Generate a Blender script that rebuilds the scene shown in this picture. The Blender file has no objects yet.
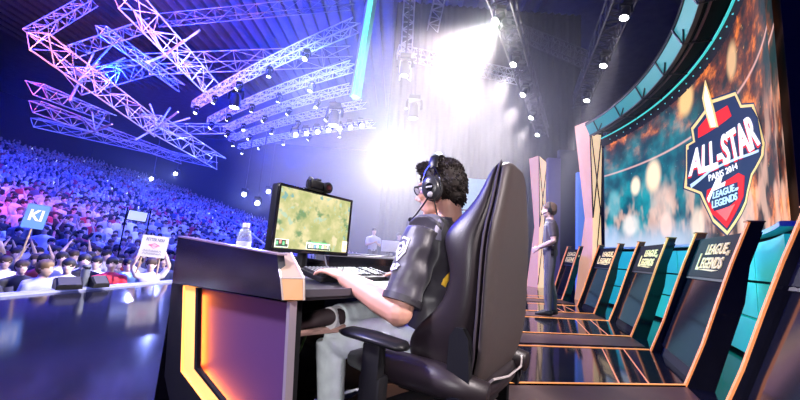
import bpy, bmesh, math, random
from mathutils import Vector, Matrix, Euler
from mathutils.bvhtree import BVHTree
from math import sin, cos, pi, radians, sqrt, atan2
random.seed(7)
SC = bpy.context.scene
COL = SC.collection
V = Vector

# ------------------------------------------------------------------ camera
FPX = 343.0; PITCH = radians(8.3); ROLL = radians(4.5); CAM = V((0, 0, .9))
r0 = V((1, 0, 0)); u0 = V((0, -sin(PITCH), cos(PITCH))); FW = V((0, cos(PITCH), sin(PITCH)))
RT = r0 * cos(ROLL) + u0 * sin(ROLL); UP = u0 * cos(ROLL) - r0 * sin(ROLL)
cd = bpy.data.cameras.new('camera'); cd.sensor_width = 36; cd.lens = FPX / 800 * 36; cd.clip_start = .02; cd.clip_end = 300
cam = bpy.data.objects.new('camera', cd); COL.objects.link(cam)
M = Matrix((RT, UP, -FW)).transposed().to_4x4(); M.translation = CAM
cam.matrix_world = M; SC.camera = cam
def ray(x, y): return RT * ((x - 400) / FPX) + UP * ((200 - y) / FPX) + FW
def atD(x, y, D): d = ray(x, y); return CAM + d * (D / d.y)
def atZ(x, y, z): d = ray(x, y); return CAM + d * ((z - CAM.z) / d.z)
def onpl(x, y, p, n): d = ray(x, y); return CAM + d * ((V(p) - CAM).dot(n) / d.dot(n))

# ------------------------------------------------------------------ materials
MATS = {}
def mat(name, col, rough=.5, metal=0, emit=None, es=0, var=0, vscale=8, bump=0, bscale=60, spec=.5, sheen=0, coat=0, aniso=0):
    if name in MATS: return MATS[name]
    m = bpy.data.materials.new(name); m.use_nodes = True; nt = m.node_tree; b = nt.nodes['Principled BSDF']
    b.inputs['Base Color'].default_value = (*col, 1); b.inputs['Roughness'].default_value = rough
    b.inputs['Metallic'].default_value = metal; b.inputs['Specular IOR Level'].default_value = spec
    b.inputs['Coat Weight'].default_value = coat; b.inputs['Sheen Weight'].default_value = sheen
    if emit: b.inputs['Emission Color'].default_value = (*emit, 1); b.inputs['Emission Strength'].default_value = es
    tc = nt.nodes.new('ShaderNodeTexCoord')
    if var:
        n = nt.nodes.new('ShaderNodeTexNoise'); n.inputs['Scale'].default_value = vscale; n.inputs['Detail'].default_value = 4
        nt.links.new(tc.outputs['Object'], n.inputs['Vector'])
        mx = nt.nodes.new('ShaderNodeMix'); mx.data_type = 'RGBA'
        mx.inputs[6].default_value = (*[c * (1 - var) for c in col], 1); mx.inputs[7].default_value = (*[min(1, c * (1 + var)) for c in col], 1)
        nt.links.new(n.outputs['Fac'], mx.inputs[0]); nt.links.new(mx.outputs[2], b.inputs['Base Color'])
    if bump:
        n = nt.nodes.new('ShaderNodeTexNoise'); n.inputs['Scale'].default_value = bscale; n.inputs['Detail'].default_value = 3
        nt.links.new(tc.outputs['Object'], n.inputs['Vector'])
        bp = nt.nodes.new('ShaderNodeBump'); bp.inputs['Strength'].default_value = bump; bp.inputs['Distance'].default_value = .01
        nt.links.new(n.outputs['Fac'], bp.inputs['Height']); nt.links.new(bp.outputs['Normal'], b.inputs['Normal'])
    MATS[name] = m; return m
def ramp_mat(name, stops, rough=.7, sheen=0):
    """colour picked per object (Object Info > Random) from a list of garment or hair colours"""
    m = bpy.data.materials.new(name); m.use_nodes = True; nt = m.node_tree; b = nt.nodes['Principled BSDF']
    b.inputs['Roughness'].default_value = rough
    oi = nt.nodes.new('ShaderNodeObjectInfo'); r = nt.nodes.new('ShaderNodeValToRGB'); r.color_ramp.interpolation = 'CONSTANT'
    e = r.color_ramp.elements
    while len(e) < len(stops): e.new(.5)
    for i, c in enumerate(stops): e[i].position = i / len(stops); e[i].color = (*c, 1)
    mu = nt.nodes.new('ShaderNodeMath'); mu.operation = 'MULTIPLY'; mu.inputs[1].default_value = 7.31 if 'hair' in name else 1
    fr = nt.nodes.new('ShaderNodeMath'); fr.operation = 'FRACT'
    nt.links.new(oi.outputs['Random'], mu.inputs[0]); nt.links.new(mu.outputs[0], fr.inputs[0]); nt.links.new(fr.outputs[0], r.inputs[0])
    nt.links.new(r.outputs[0], b.inputs['Base Color']); MATS[name] = m; return m

black = mat('black plastic', (.010, .010, .012), .38, var=.3, spec=.3)
blackm = mat('black matte', (.008, .008, .010), .7, var=.3, spec=.12)
gloss = mat('glossy black panel', (.008, .008, .011), .09, var=.3, spec=.7)
darkmet = mat('dark metal', (.06, .06, .065), .4, .8, var=.2)
alu = mat('truss aluminium', (.75, .75, .78), .38, .35, var=.15)
alud = mat('truss dull steel', (.45, .42, .42), .5, .3, var=.2)
chrome = mat('chrome', (.75, .75, .78), .18, 1)
copper = mat('copper trim', (.42, .20, .10), .4, .6, var=.15)
ledor = mat('orange led strip', (.9, .4, .1), .4, emit=(1, .36, .07), es=2.0)
ledor2 = mat('amber led strip', (.9, .5, .15), .4, emit=(1, .38, .07), es=.95)
ledfl = mat('orange floor led', (.7, .3, .1), .4, emit=(1, .36, .10), es=.85)
white = mat('white plastic', (.8, .8, .8), .4, var=.05)
paper = mat('paper', (.85, .84, .82), .8, var=.04)
cream = mat('cream lacquer', (.32, .235, .17), .35, var=.06)
teal = mat('teal acrylic', (.02, .42, .38), .25, emit=(.01, .40, .35), es=.55, var=.25, vscale=1.5)
tealled = mat('teal led', (.1, .8, .8), .4, emit=(.1, .85, .8), es=1.5)
skin = mat('skin', (.60, .31, .23), .5, var=.08, vscale=30)
hairm = mat('black hair', (.016, .010, .008), .6, var=.5, vscale=60, spec=.25)
shirtm = mat('charcoal jersey', (.030, .026, .037), .45, var=.15, vscale=20, bump=.25, bscale=18, sheen=.3)
denim = mat('pale denim', (.66, .73, .80), .8, var=.35, vscale=14, bump=.3, bscale=40)
leather = mat('chair leather', (.016, .011, .014), .40, var=.2, vscale=40, bump=.08, bscale=300)
leatherb = mat('chair back leather', (.055, .042, .041), .5, var=.22, vscale=60, bump=.12, bscale=300)

# ------------------------------------------------------------------ mesh builder
class MB:
    def __init__(s): s.bm = bmesh.new(); s.mi = 0; s.M = Matrix.Identity(4)
    def vs(s, pts): return [s.bm.verts.new(s.M @ V(p)) for p in pts]
    def face(s, vv):
        try: f = s.bm.faces.new(vv); f.material_index = s.mi; return f
        except ValueError: return None
    def mesh(s, pts, faces):
        v = s.vs(pts)
        for f in faces: s.face([v[i] for i in f])
        return s
    def box(s, c, sz, rot=None, bev=0):
        R = (Euler(rot).to_matrix() if isinstance(rot, tuple) else rot) if rot is not None else Matrix.Identity(3)
        c = V(c); h = V(sz) / 2
        pts = [c + R @ V((h.x * x, h.y * y, h.z * z)) for x in (-1, 1) for y in (-1, 1) for z in (-1, 1)]
        v = s.vs(pts); fs = []
        for f in ((0, 1, 3, 2), (4, 6, 7, 5), (0, 4, 5, 1), (2, 3, 7, 6), (0, 2, 6, 4), (1, 5, 7, 3)): fs.append(s.face([v[i] for i in f]))
        if bev:
            ed = list({e for f in fs for e in f.edges})
            bmesh.ops.bevel(s.bm, geom=ed, offset=bev, segments=2, affect='EDGES', profile=.5, material=-1)
        return s
    def hexa(s, a, b):
        """solid between quad a and quad b"""
        return s.mesh(list(a) + list(b), [(0, 1, 2, 3), (7, 6, 5, 4)] + [(i, i + 4, (i + 1) % 4 + 4, (i + 1) % 4) for i in range(4)])
    def slab(s, poly, off):
        """polygon extruded by vector off"""
        n = len(poly); off = V(off)
        return s.mesh([V(p) for p in poly] + [V(p) + off for p in poly], [tuple(range(n))[::-1], tuple(range(n, 2 * n))] + [(i, (i + 1) % n, (i + 1) % n + n, i + n) for i in range(n)])
    def loft(s, C, A, B, n=12, caps=True, sq=1):
        rings = []
        for c, a, b in zip(C, A, B):
            ring = []
            for i in range(n):
                t = 2 * pi * i / n; ct, st = cos(t), sin(t)
                if sq != 1: ct = math.copysign(abs(ct) ** sq, ct); st = math.copysign(abs(st) ** sq, st)
                ring.append(V(c) + V(a) * ct + V(b) * st)
            rings.append(s.vs(ring))
        for r1, r2 in zip(rings, rings[1:]):
            for i in range(n): s.face([r1[i], r1[(i + 1) % n], r2[(i + 1) % n], r2[i]])
        if caps: s.face(rings[0][::-1]); s.face(rings[-1])
        return s
    def tube(s, pts, r, n=8, caps=True, flat=1, side=None):
        pts = [V(p) for p in pts]; rr = r if isinstance(r, (list, tuple)) else [r] * len(pts)
        A, B = [], []; prev = None
        for i, p in enumerate(pts):
            t = (pts[min(i + 1, len(pts) - 1)] - pts[max(i - 1, 0)]); t = t.normalized() if t.length else V((0, 0, 1))
            if prev is None:
                ref = V(side) if side is not None else (V((0, 0, 1)) if abs(t.z) < .9 else V((1, 0, 0)))
                a = ref - t * ref.dot(t)
            else: a = prev - t * prev.dot(t)
            a.normalize(); prev = a; b = t.cross(a)
            A.append(a * rr[i]); B.append(b * rr[i] * flat)
        return s.loft(pts, A, B, n, caps)
    def ell(s, c, r, R=None, u=12, v=8):
        R = R or Matrix.Identity(3); c = V(c); rings = []
        top = s.vs([c + R @ V((0, 0, r[2]))])[0]; bot = s.vs([c - R @ V((0, 0, r[2]))])[0]
        for j in range(1, v):
            p = pi * j / v
            rings.append(s.vs([c + R @ V((r[0] * sin(p) * cos(2 * pi * i / u), r[1] * sin(p) * sin(2 * pi * i / u), r[2] * cos(p))) for i in range(u)]))
        for i in range(u):
            s.face([top, rings[0][i], rings[0][(i + 1) % u]]); s.face([bot, rings[-1][(i + 1) % u], rings[-1][i]])
        for a, b in zip(rings, rings[1:]):
            for i in range(u): s.face([a[i], b[i], b[(i + 1) % u], a[(i + 1) % u]])
        return s
    def lathe(s, prof, n=20, o=(0, 0, 0), R=None):
        R = R or Matrix.Identity(3); o = V(o)
        C = [o + R @ V((0, 0, z)) for r, z in prof]
        return s.loft(C, [R @ V((max(r, .0005), 0, 0)) for r, z in prof], [R @ V((0, max(r, .0005), 0)) for r, z in prof], n)
    def cyl(s, p0, p1, r, n=16, r2=None): return s.tube([p0, p1], [r, r if r2 is None else r2], n)
    def add(s, pts, faces): return s.mesh(pts, faces)
    def build(s, name, mats, parent=None, world=True, ang=35, subsurf=0, recalc=True):
        bm = s.bm
        if parent is not None and world: bmesh.ops.transform(bm, matrix=parent_m(parent).inverted(), verts=bm.verts)
        if recalc: bmesh.ops.recalc_face_normals(bm, faces=bm.faces)
        me = bpy.data.meshes.new(name); bm.to_mesh(me); bm.free()
        for m in (mats if isinstance(mats, (list, tuple)) else [mats]): me.materials.append(m)
        return link(name, me, parent, ang, subsurf)
def link(name, me, parent=None, ang=35, subsurf=0):
    if len(me.polygons):
        me.polygons.foreach_set('use_smooth', [True] * len(me.polygons))
        if ang < 180: me.set_sharp_from_angle(angle=radians(ang))
    o = bpy.data.objects.new(name, me); COL.objects.link(o)
    if parent is not None: o.parent = parent
    if subsurf: md = o.modifiers.new('s', 'SUBSURF'); md.levels = subsurf; md.render_levels = subsurf
    return o
def parent_m(o):
    m = o.matrix_basis.copy()
    while o.parent: o = o.parent; m = o.matrix_basis @ m
    return m
def tag(o, label=None, cat=None, group=None, kind=None):
    if label: o['label'] = label
    if cat: o['category'] = cat
    if group: o['group'] = group
    if kind: o['kind'] = kind
    return o
def thing(name, label, cat, loc=(0, 0, 0), rz=0, group=None):
    o = bpy.data.objects.new(name, None); COL.objects.link(o); o.empty_display_size = .1
    o.location = loc; o.rotation_euler = (0, 0, rz); return tag(o, label, cat, group)
def struct(o): o['kind'] = 'structure'; return o
def copy_tree(o, parent=None, label=None, loc=None, rz=None):
    c = o.copy(); COL.objects.link(c)
    if parent is not None: c.parent = parent
    for ch in list(o.children): copy_tree(ch, c)
    if label: c['label'] = label
    if loc is not None: c.location = loc
    if rz is not None: c.rotation_euler = (0, 0, rz)
    return c
def evaluate(ob):
    dg = bpy.context.evaluated_depsgraph_get(); me = bpy.data.meshes.new_from_object(ob.evaluated_get(dg), depsgraph=dg)
    return me
def fuse(mb, name, mats, voxel, parent=None, smooth=4, ang=180, displace=None):
    """closed islands -> one continuous skin; each face keeps the material of the island it came from"""
    bm = mb.bm; bmesh.ops.recalc_face_normals(bm, faces=bm.faces)
    if parent is not None: bmesh.ops.transform(bm, matrix=parent_m(parent).inverted(), verts=bm.verts)
    bm.faces.ensure_lookup_table(); tree = BVHTree.FromBMesh(bm); idx = [f.material_index for f in bm.faces]
    me = bpy.data.meshes.new(name); bm.to_mesh(me); bm.free()
    ob = bpy.data.objects.new('tmp', me); COL.objects.link(ob)
    r = ob.modifiers.new('r', 'REMESH'); r.mode = 'VOXEL'; r.voxel_size = voxel
    if smooth: k = ob.modifiers.new('k', 'SMOOTH'); k.factor = .5; k.iterations = smooth
    new = evaluate(ob); new.name = name; bpy.data.objects.remove(ob); bpy.data.meshes.remove(me)
    if displace:
        for v in new.vertices: v.co = displace(v.co)
    new.materials.clear()
    for m in mats: new.materials.append(m)
    if len(mats) > 1:
        mi = []
        for p in new.polygons:
            h = tree.find_nearest(p.center); mi.append(idx[h[2]] if h[2] is not None else 0)
        new.polygons.foreach_set('material_index', mi)
    return link(name, new, parent, ang)
def text(body, size=1, offset=0, extrude=.01, shear=0, spacing=1):
    cu = bpy.data.curves.new('t', 'FONT'); cu.body = body; cu.size = size; cu.offset = offset; cu.extrude = extrude; cu.shear = shear
    cu.space_character = spacing; cu.align_x = 'CENTER'; cu.align_y = 'CENTER'; cu.resolution_u = 3
    ob = bpy.data.objects.new('t', cu); COL.objects.link(ob); me = evaluate(ob)
    pts = [v.co.copy() for v in me.vertices]; fs = [tuple(p.vertices) for p in me.polygons]
    bpy.data.objects.remove(ob); bpy.data.curves.remove(cu); bpy.data.meshes.remove(me)
    x0 = min(p.x for p in pts); x1 = max(p.x for p in pts); y0 = min(p.y for p in pts); y1 = max(p.y for p in pts)
    pts = [V((p.x - (x0 + x1) / 2, p.y - (y0 + y1) / 2, p.z)) for p in pts]
    return pts, fs, x1 - x0, y1 - y0
def text_fit(body, w, h, ext=.004, offset=0, shear=0, spacing=1):
    p, f, tw, th = text(body, 1, offset, 0.5, shear, spacing)
    return [V((q.x * w / tw, q.y * h / th, q.z * 2 * ext)) for q in p], f
def basis(x, z=(0, 0, 1)):
    x = V(x).normalized(); z = V(z); z = (z - x * z.dot(x)).normalized(); y = z.cross(x)
    return Matrix((x, y, z)).transposed()

exec_parts = []
# ================================================================== SETTING
CC = V((-2.744, 7.96, 0)); CR = 7.852                      # centre and radius of the curved stage wall
def cw(s, z, off=0):
    """stage-wall coordinates: s metres along the arc, z height, off metres towards the stage"""
    t = s / CR; return V((CC.x + (CR - off) * cos(t), CC.y + (CR - off) * sin(t), z))
E0, E1 = V((-4.54, 4.557, 0)), V((-4.086, 6.458, 0)); EE = (E1 - E0).normalized(); EO = V((-EE.y, EE.x, 0))
def edge(t, o=0, z=0): p = E0 + EE * t + EO * o; return V((p.x, p.y, z))

floorm = mat('glossy stage floor', (.007, .007, .012), .11, var=.5, vscale=3, bump=.02, bscale=8, spec=.6)
poly = [edge(-9), edge(14)] + [V((-1, 22, 0)), V((12, 22, 0)), V((12, -4.5, 0))]
struct(MB().slab([p - V((0, 0, .25)) for p in poly], (0, 0, .25)).build('floor', floorm))
struct(MB().slab([edge(-9, 0, -1.45), edge(14, 0, -1.45), edge(14, 0, -.25), edge(-9, 0, -.25)], EO * -.05).build('trim_1', blackm))
edgem = mat('pale edge trim', (.26, .28, .46), .5, emit=(.2, .25, 1), es=.25, var=.05)
struct(MB().box((edge(2.5, -.03, .008)), (23, .11, .05), basis(EE)).build('trim_2', edgem))
struct(MB().box((-14, 18, -1.5), (72, 70, .1)).build('ground', mat('arena concrete', (.05, .05, .06), .8, var=.3)))
roofm = mat('dark roof sheet', (.22, .22, .24), .7, 0, var=.3, vscale=2)
rb = MB(); rb.box((-14, 18, 16.2), (72, 70, .2))
struct(rb.build('ceiling', roofm))
for k in range(46):
    p = V((-33 + k * .9, 12, 15.95))
    if k < 46: struct(MB().box(p, (.28, 46, .3)).build('trim_%d' % (k + 10), mat('roof rib', (.22, .2, .21), .5, .3, var=.2)))
wallm = mat('dark arena wall', (.03, .03, .045), .8, var=.3)
struct(MB().box((-49, 18, 7), (.3, 70, 19)).build('wall_left', wallm))
struct(MB().box((-14, 53, 7), (72, .3, 19)).build('wall_back', wallm))
struct(MB().box((22, 18, 7), (.3, 70, 19)).build('wall_right', wallm))
struct(MB().box((-14, -17, 7), (72, .3, 19)).build('wall_front', wallm))

# ---- curved stage wall: teal tiles below, video wall above
S0, S1 = -5.9, .42
def arc_slab(mb, s0, s1, z0, z1, off, th, n=24):
    for i in range(n):
        a, b = s0 + (s1 - s0) * i / n, s0 + (s1 - s0) * (i + 1) / n
        mb.hexa([cw(a, z0, off), cw(b, z0, off), cw(b, z1, off), cw(a, z1, off)], [cw(a, z0, off - th), cw(b, z0, off - th), cw(b, z1, off - th), cw(a, z1, off - th)])
    return mb
def arc_shell(mb, s0, s1, z0, z1, off, th, n=40):
    """one closed curved panel"""
    P = []; F = []
    for i in range(n + 1):
        a = s0 + (s1 - s0) * i / n
        P += [cw(a, z0, off), cw(a, z1, off), cw(a, z1, off - th), cw(a, z0, off - th)]
    for i in range(n):
        for k in range(4): F.append((4 * i + k, 4 * i + 4 + k, 4 * i + 4 + (k + 1) % 4, 4 * i + (k + 1) % 4))
    F += [(0, 1, 2, 3), (4 * n, 4 * n + 3, 4 * n + 2, 4 * n + 1)]
    return mb.mesh(P, F)
struct(arc_shell(MB(), S0, S1, 0, 4.3, -.06, .12).build('wall_right_curved', blackm))
tt = thing('teal_wall_cladding', 'teal glowing acrylic cladding with dark joints running low behind the sloped station backs', 'wall cladding', cw(-4, 0))
z = 0.06; nn = 0
for hh in (.40, .36, .38):
    for k in range(5):
        a = S0 + (S1 - S0) * k / 5
        o = arc_shell(MB(), a + .012, a + (S1 - S0) / 5 - .012, z, z + hh, .03, .07, 6).build('panel', teal, tt)
    z += hh + .028

def video_material():
    m = bpy.data.materials.new('video wall picture'); m.use_nodes = True; nt = m.node_tree; N = nt.nodes; L = nt.links
    b = N['Principled BSDF']; b.inputs['Base Color'].default_value = (.01, .01, .01, 1); b.inputs['Roughness'].default_value = .5; b.inputs['Specular IOR Level'].default_value = .05
    uv = N.new('ShaderNodeUVMap'); sp = N.new('ShaderNodeSeparateXYZ'); L.new(uv.outputs[0], sp.inputs[0])   # u = s metres, v = z metres
    def math_(op, a, b=None, c=None):
        n = N.new('ShaderNodeMath'); n.operation = op
        for i, x in enumerate((a, b, c)):
            if x is None: continue
            if isinstance(x, (int, float)): n.inputs[i].default_value = x
            else: L.new(x, n.inputs[i])
        return n.outputs[0]
    def mix(f, a, b, blend='MIX'):
        n = N.new('ShaderNodeMix'); n.data_type = 'RGBA'; n.blend_type = blend
        for i, x in ((0, f), (6, a), (7, b)):
            if isinstance(x, tuple): n.inputs[i].default_value = (*x, 1)
            elif isinstance(x, (int, float)): n.inputs[i].default_value = x
            else: L.new(x, n.inputs[i])
        return n.outputs[2]
    def noise(scale, det=4, w=None, rough=.5):
        n = N.new('ShaderNodeTexNoise'); n.inputs['Scale'].default_value = scale; n.inputs['Detail'].default_value = det; n.inputs['Roughness'].default_value = rough
        if w is not None:
            mp = N.new('ShaderNodeMapping'); mp.inputs['Scale'].default_value = w; L.new(uv.outputs[0], mp.inputs[0]); L.new(mp.outputs[0], n.inputs['Vector'])
        else: L.new(uv.outputs[0], n.inputs['Vector'])
        return n.outputs['Fac']
    def ss(x, a, b):
        n = N.new('ShaderNodeMapRange'); n.interpolation_type = 'SMOOTHSTEP'; n.inputs[1].default_value = a; n.inputs[2].default_value = b; L.new(x, n.inputs[0]); return n.outputs[0]
    u, v = sp.outputs[0], sp.outputs[1]
    # fiery upper part
    n1 = noise(2.4, 8, (.75, 1, 1), .62); n2 = noise(8, 5, (.7, 1, 1), .6)
    fr = N.new('ShaderNodeValToRGB'); L.new(n1, fr.inputs[0]); e = fr.color_ramp.elements
    e[0].position = .43; e[0].color = (.012, .004, .003, 1); e[1].position = .80; e[1].color = (1, .70, .30, 1)
    q = e.new(.53); q.color = (.14, .025, .006, 1); q = e.new(.635); q.color = (.85, .20, .02, 1)
    fire = mix(ss(n2, .64, .76), fr.outputs[0], (1, .50, .16))
    # teal lower part
    tealc = mix(ss(noise(1.5, 3), .35, .7), (.002, .055, .10), (.008, .27, .33))
    tealc = mix(ss(noise(14, 4), .66, .75), tealc, (.05, .35, .4))
    low = ss(math_('ADD', v, math_('MULTIPLY', noise(2, 4), .9)), 4.6, 3.5)
    tl = math_('MAXIMUM', math_('MULTIPLY', low, ss(u, -3.7, -2.2)), math_('MULTIPLY', low, .12))
    col = mix(tl, fire, tealc)
    # pale peach soft shapes near the bottom
    n3 = noise(1.9, 2, (1.7, 1, 1))
    col = mix(math_('MULTIPLY', math_('MULTIPLY', ss(n3, .44, .60), ss(v, 2.9, 1.9)), .5), col, (.95, .55, .42))
    col = mix(math_('MULTIPLY', ss(v, 1.9, 1.4), ss(u, -3.6, -2.0)), col, (.40, .48, .62))
    def blob(cu_, cv_, ru, rv, c, f=1.0):
        nonlocal col
        d = math_('SQRT', math_('ADD', math_('POWER', math_('DIVIDE', math_('SUBTRACT', u, cu_), ru), 2), math_('POWER', math_('DIVIDE', math_('SUBTRACT', v, cv_), rv), 2)))
        col = mix(math_('MULTIPLY', ss(d, 1, .45), f), col, c)
    for B in BLOBS: blob(*B)
    # thin light streak
    d = math_('ABSOLUTE', math_('SUBTRACT', v, math_('ADD', 3.12, math_('MULTIPLY', u, .02))))
    col = mix(math_('MULTIPLY', ss(d, .035, 0), .6), col, (1, .55, .5))
    L.new(col, b.inputs['Emission Color']); b.inputs['Emission Strength'].default_value = 1.35
    return m
def wall_s(x, y, off=0):
    d = ray(x, y); a = d.x ** 2 + d.y ** 2; o = CAM - CC; b = o.x * d.x + o.y * d.y; c = o.x ** 2 + o.y ** 2 - (CR - off) ** 2
    t = (-b + sqrt(b * b - a * c)) / a; p = CAM + d * t; return atan2(p.y - CC.y, p.x - CC.x) * CR, p.z
BLOBS = []
for (x, y, ru, rv, c, f) in [(655, 176, .34, .42, (1, .72, .5), .95), (637, 186, .22, .26, (1, .8, .6), .85), (664, 205, .5, .5, (.9, .6, .5), .5), (632, 225, .4, .3, (.85, .8, .78), .6),
                             (668, 225, .3, .3, (.95, .62, .55), .7), (700, 225, .3, .35, (1, .75, .6), .6), (750, 215, .35, .4, (1, .7, .6), .5), (615, 205, .3, .45, (.16, .45, .52), .6),
                             (688, 100, .35, .35, (1, .62, .25), .75), (735, 60, .25, .3, (1, .6, .3), .6), (612, 235, .4, .3, (.35, .5, .75), .5)]:
    s_, z_ = wall_s(x, y); BLOBS.append((s_, z_, ru, rv, c, f))
vw = thing('video_wall', 'huge curved video wall glowing orange and teal with a shield emblem', 'video wall', cw(-4, 1.36))
def arc_uv(name, s0, s1, z0, z1, off, material, parent, n=60):
    bm = bmesh.new(); ul = bm.loops.layers.uv.new('uv'); rows = []
    for i in range(n + 1):
        s = s0 + (s1 - s0) * i / n; rows.append(((s, z0), bm.verts.new(cw(s, z0, off)), (s, z1), bm.verts.new(cw(s, z1, off)), bm.verts.new(cw(s, z0, off - .04)), bm.verts.new(cw(s, z1, off - .04))))
    for a, b in zip(rows, rows[1:]):
        for f, uvs in ((bm.faces.new([a[1], b[1], b[3], a[3]]), (a[0], b[0], b[2], a[2])), (bm.faces.new([a[5], b[5], b[4], a[4]]), (a[2], b[2], b[0], a[0])),
                       (bm.faces.new([a[3], b[3], b[5], a[5]]), (a[2], b[2], b[2], a[2])), (bm.faces.new([a[1], a[4], b[4], b[1]]), (a[0], a[0], b[0], b[0]))):
            for l, q in zip(f.loops, uvs): l[ul].uv = q
    bmesh.ops.transform(bm, matrix=parent_m(parent).inverted(), verts=bm.verts)
    me = bpy.data.meshes.new(name); bm.to_mesh(me); bm.free(); me.materials.append(material)
    return link(name, me, parent)
arc_uv('display', S0, S1, 1.36, 3.92, .03, video_material(), vw)
arc_shell(MB(), S0, S1, 1.315, 1.355, .05, .1).build('lower_rail', mat('pale rail', (.35, .6, .62), .4, .4), vw)

# ---- emblem on the video wall (in wall coordinates: u to the viewer's right is -s)
EM = {}
def emat(n, c, s=1.0): EM[n] = mat('emblem ' + n, tuple(x * .3 for x in c), .6, emit=c, es=s, spec=.05); return EM[n]
e_gold, e_navy, e_red, e_white, e_pale = emat('gold', (.85, .62, .25)), emat('navy', (.012, .03, .085)), emat('red', (.85, .02, .03)), emat('white', (.95, .93, .98), 1.1), emat('pale blue', (.55, .75, .95))
def emb_poly(px, off, th=.012):
    """outline measured on the photograph, taken to the wall surface: a thin plate that follows the curve"""
    mb = MB(); bm = bmesh.new(); off = .03 + (off - .035) * .35; th = .006; vv = [bm.verts.new((*wall_s(x, y, off + th), 0)) for x, y in px]; bm.faces.new(vv)
    for i in range(40):
        bmesh.ops.bisect_plane(bm, geom=bm.verts[:] + bm.edges[:] + bm.faces[:], plane_co=(-6 + i * .15, 0, 0), plane_no=(1, 0, 0))
    r = bmesh.ops.extrude_face_region(bm, geom=bm.faces[:])
    for g in r['geom']:
        if isinstance(g, bmesh.types.BMVert): g.co.z += th
    bm.verts.index_update(); P = [cw(v.co.x, v.co.y, off + v.co.z) for v in bm.verts]; F = [tuple(v.index for v in f.verts) for f in bm.faces]; bm.free()
    return mb.mesh(P, F)
def emb_text(mb, body, quad, off, th=.012, offset=0):
    off = .03 + (off - .035) * .35; th = .006; TL, TR, BR, BL = [V(wall_s(*q, off + th)) for q in quad]
    P, F = text_fit(body, 1, 1, th / 2, offset)
    out = []
    for p in P:
        u, v = p.x + .5, p.y + .5
        q = (BL * (1 - u) + BR * u) * (1 - v) + (TL * (1 - u) + TR * u) * v
        out.append(cw(q.x, q.y, off + p.z))
    return mb.mesh(out, F)
emb = vw
shield = [(686, 145), (693, 141), (691, 128), (706, 108), (708, 101), (735, 92), (741, 105), (753, 104), (764, 143), (763, 155), (752, 175), (748, 192), (746, 203), (741, 214), (727, 235), (713, 222), (704, 203), (700, 194), (684, 188), (686, 170)]
emb_poly([(724 + (x - 724) * 1.035, 158 + (y - 158) * 1.03) for x, y in shield], .02).build('emblem_outline', e_navy, emb)
emb_poly(shield, .035).build('emblem_border', e_gold, emb)
cx, cy = 724, 158
emb_poly([(cx + (x - cx) * .93, cy + (y - cy) * .945) for x, y in shield], .05).build('emblem_field', e_navy, emb)
emb_poly([(698, 138), (698, 128), (707, 117), (727, 105.5), (731, 116), (712, 130)], .066).build('emblem_upper_red', e_red, emb)
emb_poly([(707, 190), (738, 173), (744, 176), (743, 196), (726.5, 228), (712, 214), (706, 199)], .066).build('emblem_lower_red', e_red, emb)
emb_poly([(710, 192), (722, 187), (737, 182), (738, 198), (728, 207), (714, 211), (709, 200)], .08).build('emblem_blue', e_navy, emb)
emb_poly([(705, 80), (710, 96), (714, 110), (718, 127), (710, 128), (705, 112), (702, 98)], .08).build('emblem_spire_border', e_gold, emb)
emb_poly([(705.3, 86), (709, 99), (712, 111), (715.5, 126), (711.5, 127), (707, 112), (704.4, 99)], .094).build('emblem_spire', e_white, emb)
emb_poly([(687, 150), (693, 147), (752, 109), (757, 118), (761.5, 146), (740, 153), (715, 166), (687, 183)], .08).build('emblem_band', e_navy, emb)
emb_poly([(690, 184.5), (709, 170), (722, 163.5), (737, 157), (758, 149.5), (758, 152), (737, 159.5), (722, 165.8), (709, 172.5), (691, 188)], .094).build('emblem_swoosh', e_pale, emb)
t_ = MB(); emb_text(t_, 'ALL-STAR', [(690.5, 151), (750.5, 114), (760, 146), (687.5, 179)], .092, offset=.045); t_.build('emblem_title_shadow', e_red, emb)
t_ = MB(); emb_text(t_, 'ALL-STAR', [(691, 149.5), (750, 112.5), (759.5, 144), (688, 177)], .118, offset=.028); t_.build('emblem_title', e_white, emb)
t_ = MB(); emb_text(t_, 'PARIS 2014', [(708, 175), (736, 162.5), (737, 168.5), (708.5, 181.5)], .11, offset=.0); t_.build('emblem_place_text', e_white, emb)
emb_poly([(716, 179), (722, 176), (720, 184), (725, 181.5), (724, 186), (713, 191), (708.5, 202.5), (707, 198.5)], .094).build('emblem_letter', e_white, emb)
t_ = MB()
emb_text(t_, 'LEAGUE', [(713, 192), (733, 184), (734, 191), (712, 199)], .12, offset=.02); emb_text(t_, 'LEGENDS', [(711.5, 201), (736.5, 192), (736.5, 199.5), (711.5, 208.5)], .12, offset=.02)
emb_text(t_, 'OF', [(734.5, 188), (737.5, 187), (737.5, 190), (734.5, 191)], .106, offset=.02)
t_.build('emblem_game_text', e_pale, emb)
emb_poly([(716, 211), (735, 204), (726.3, 221)], .094).build('emblem_lower_tip', mat('emblem bright red', (1, .05, .04), .5, emit=(1, .04, .03), es=1), emb)

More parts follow.
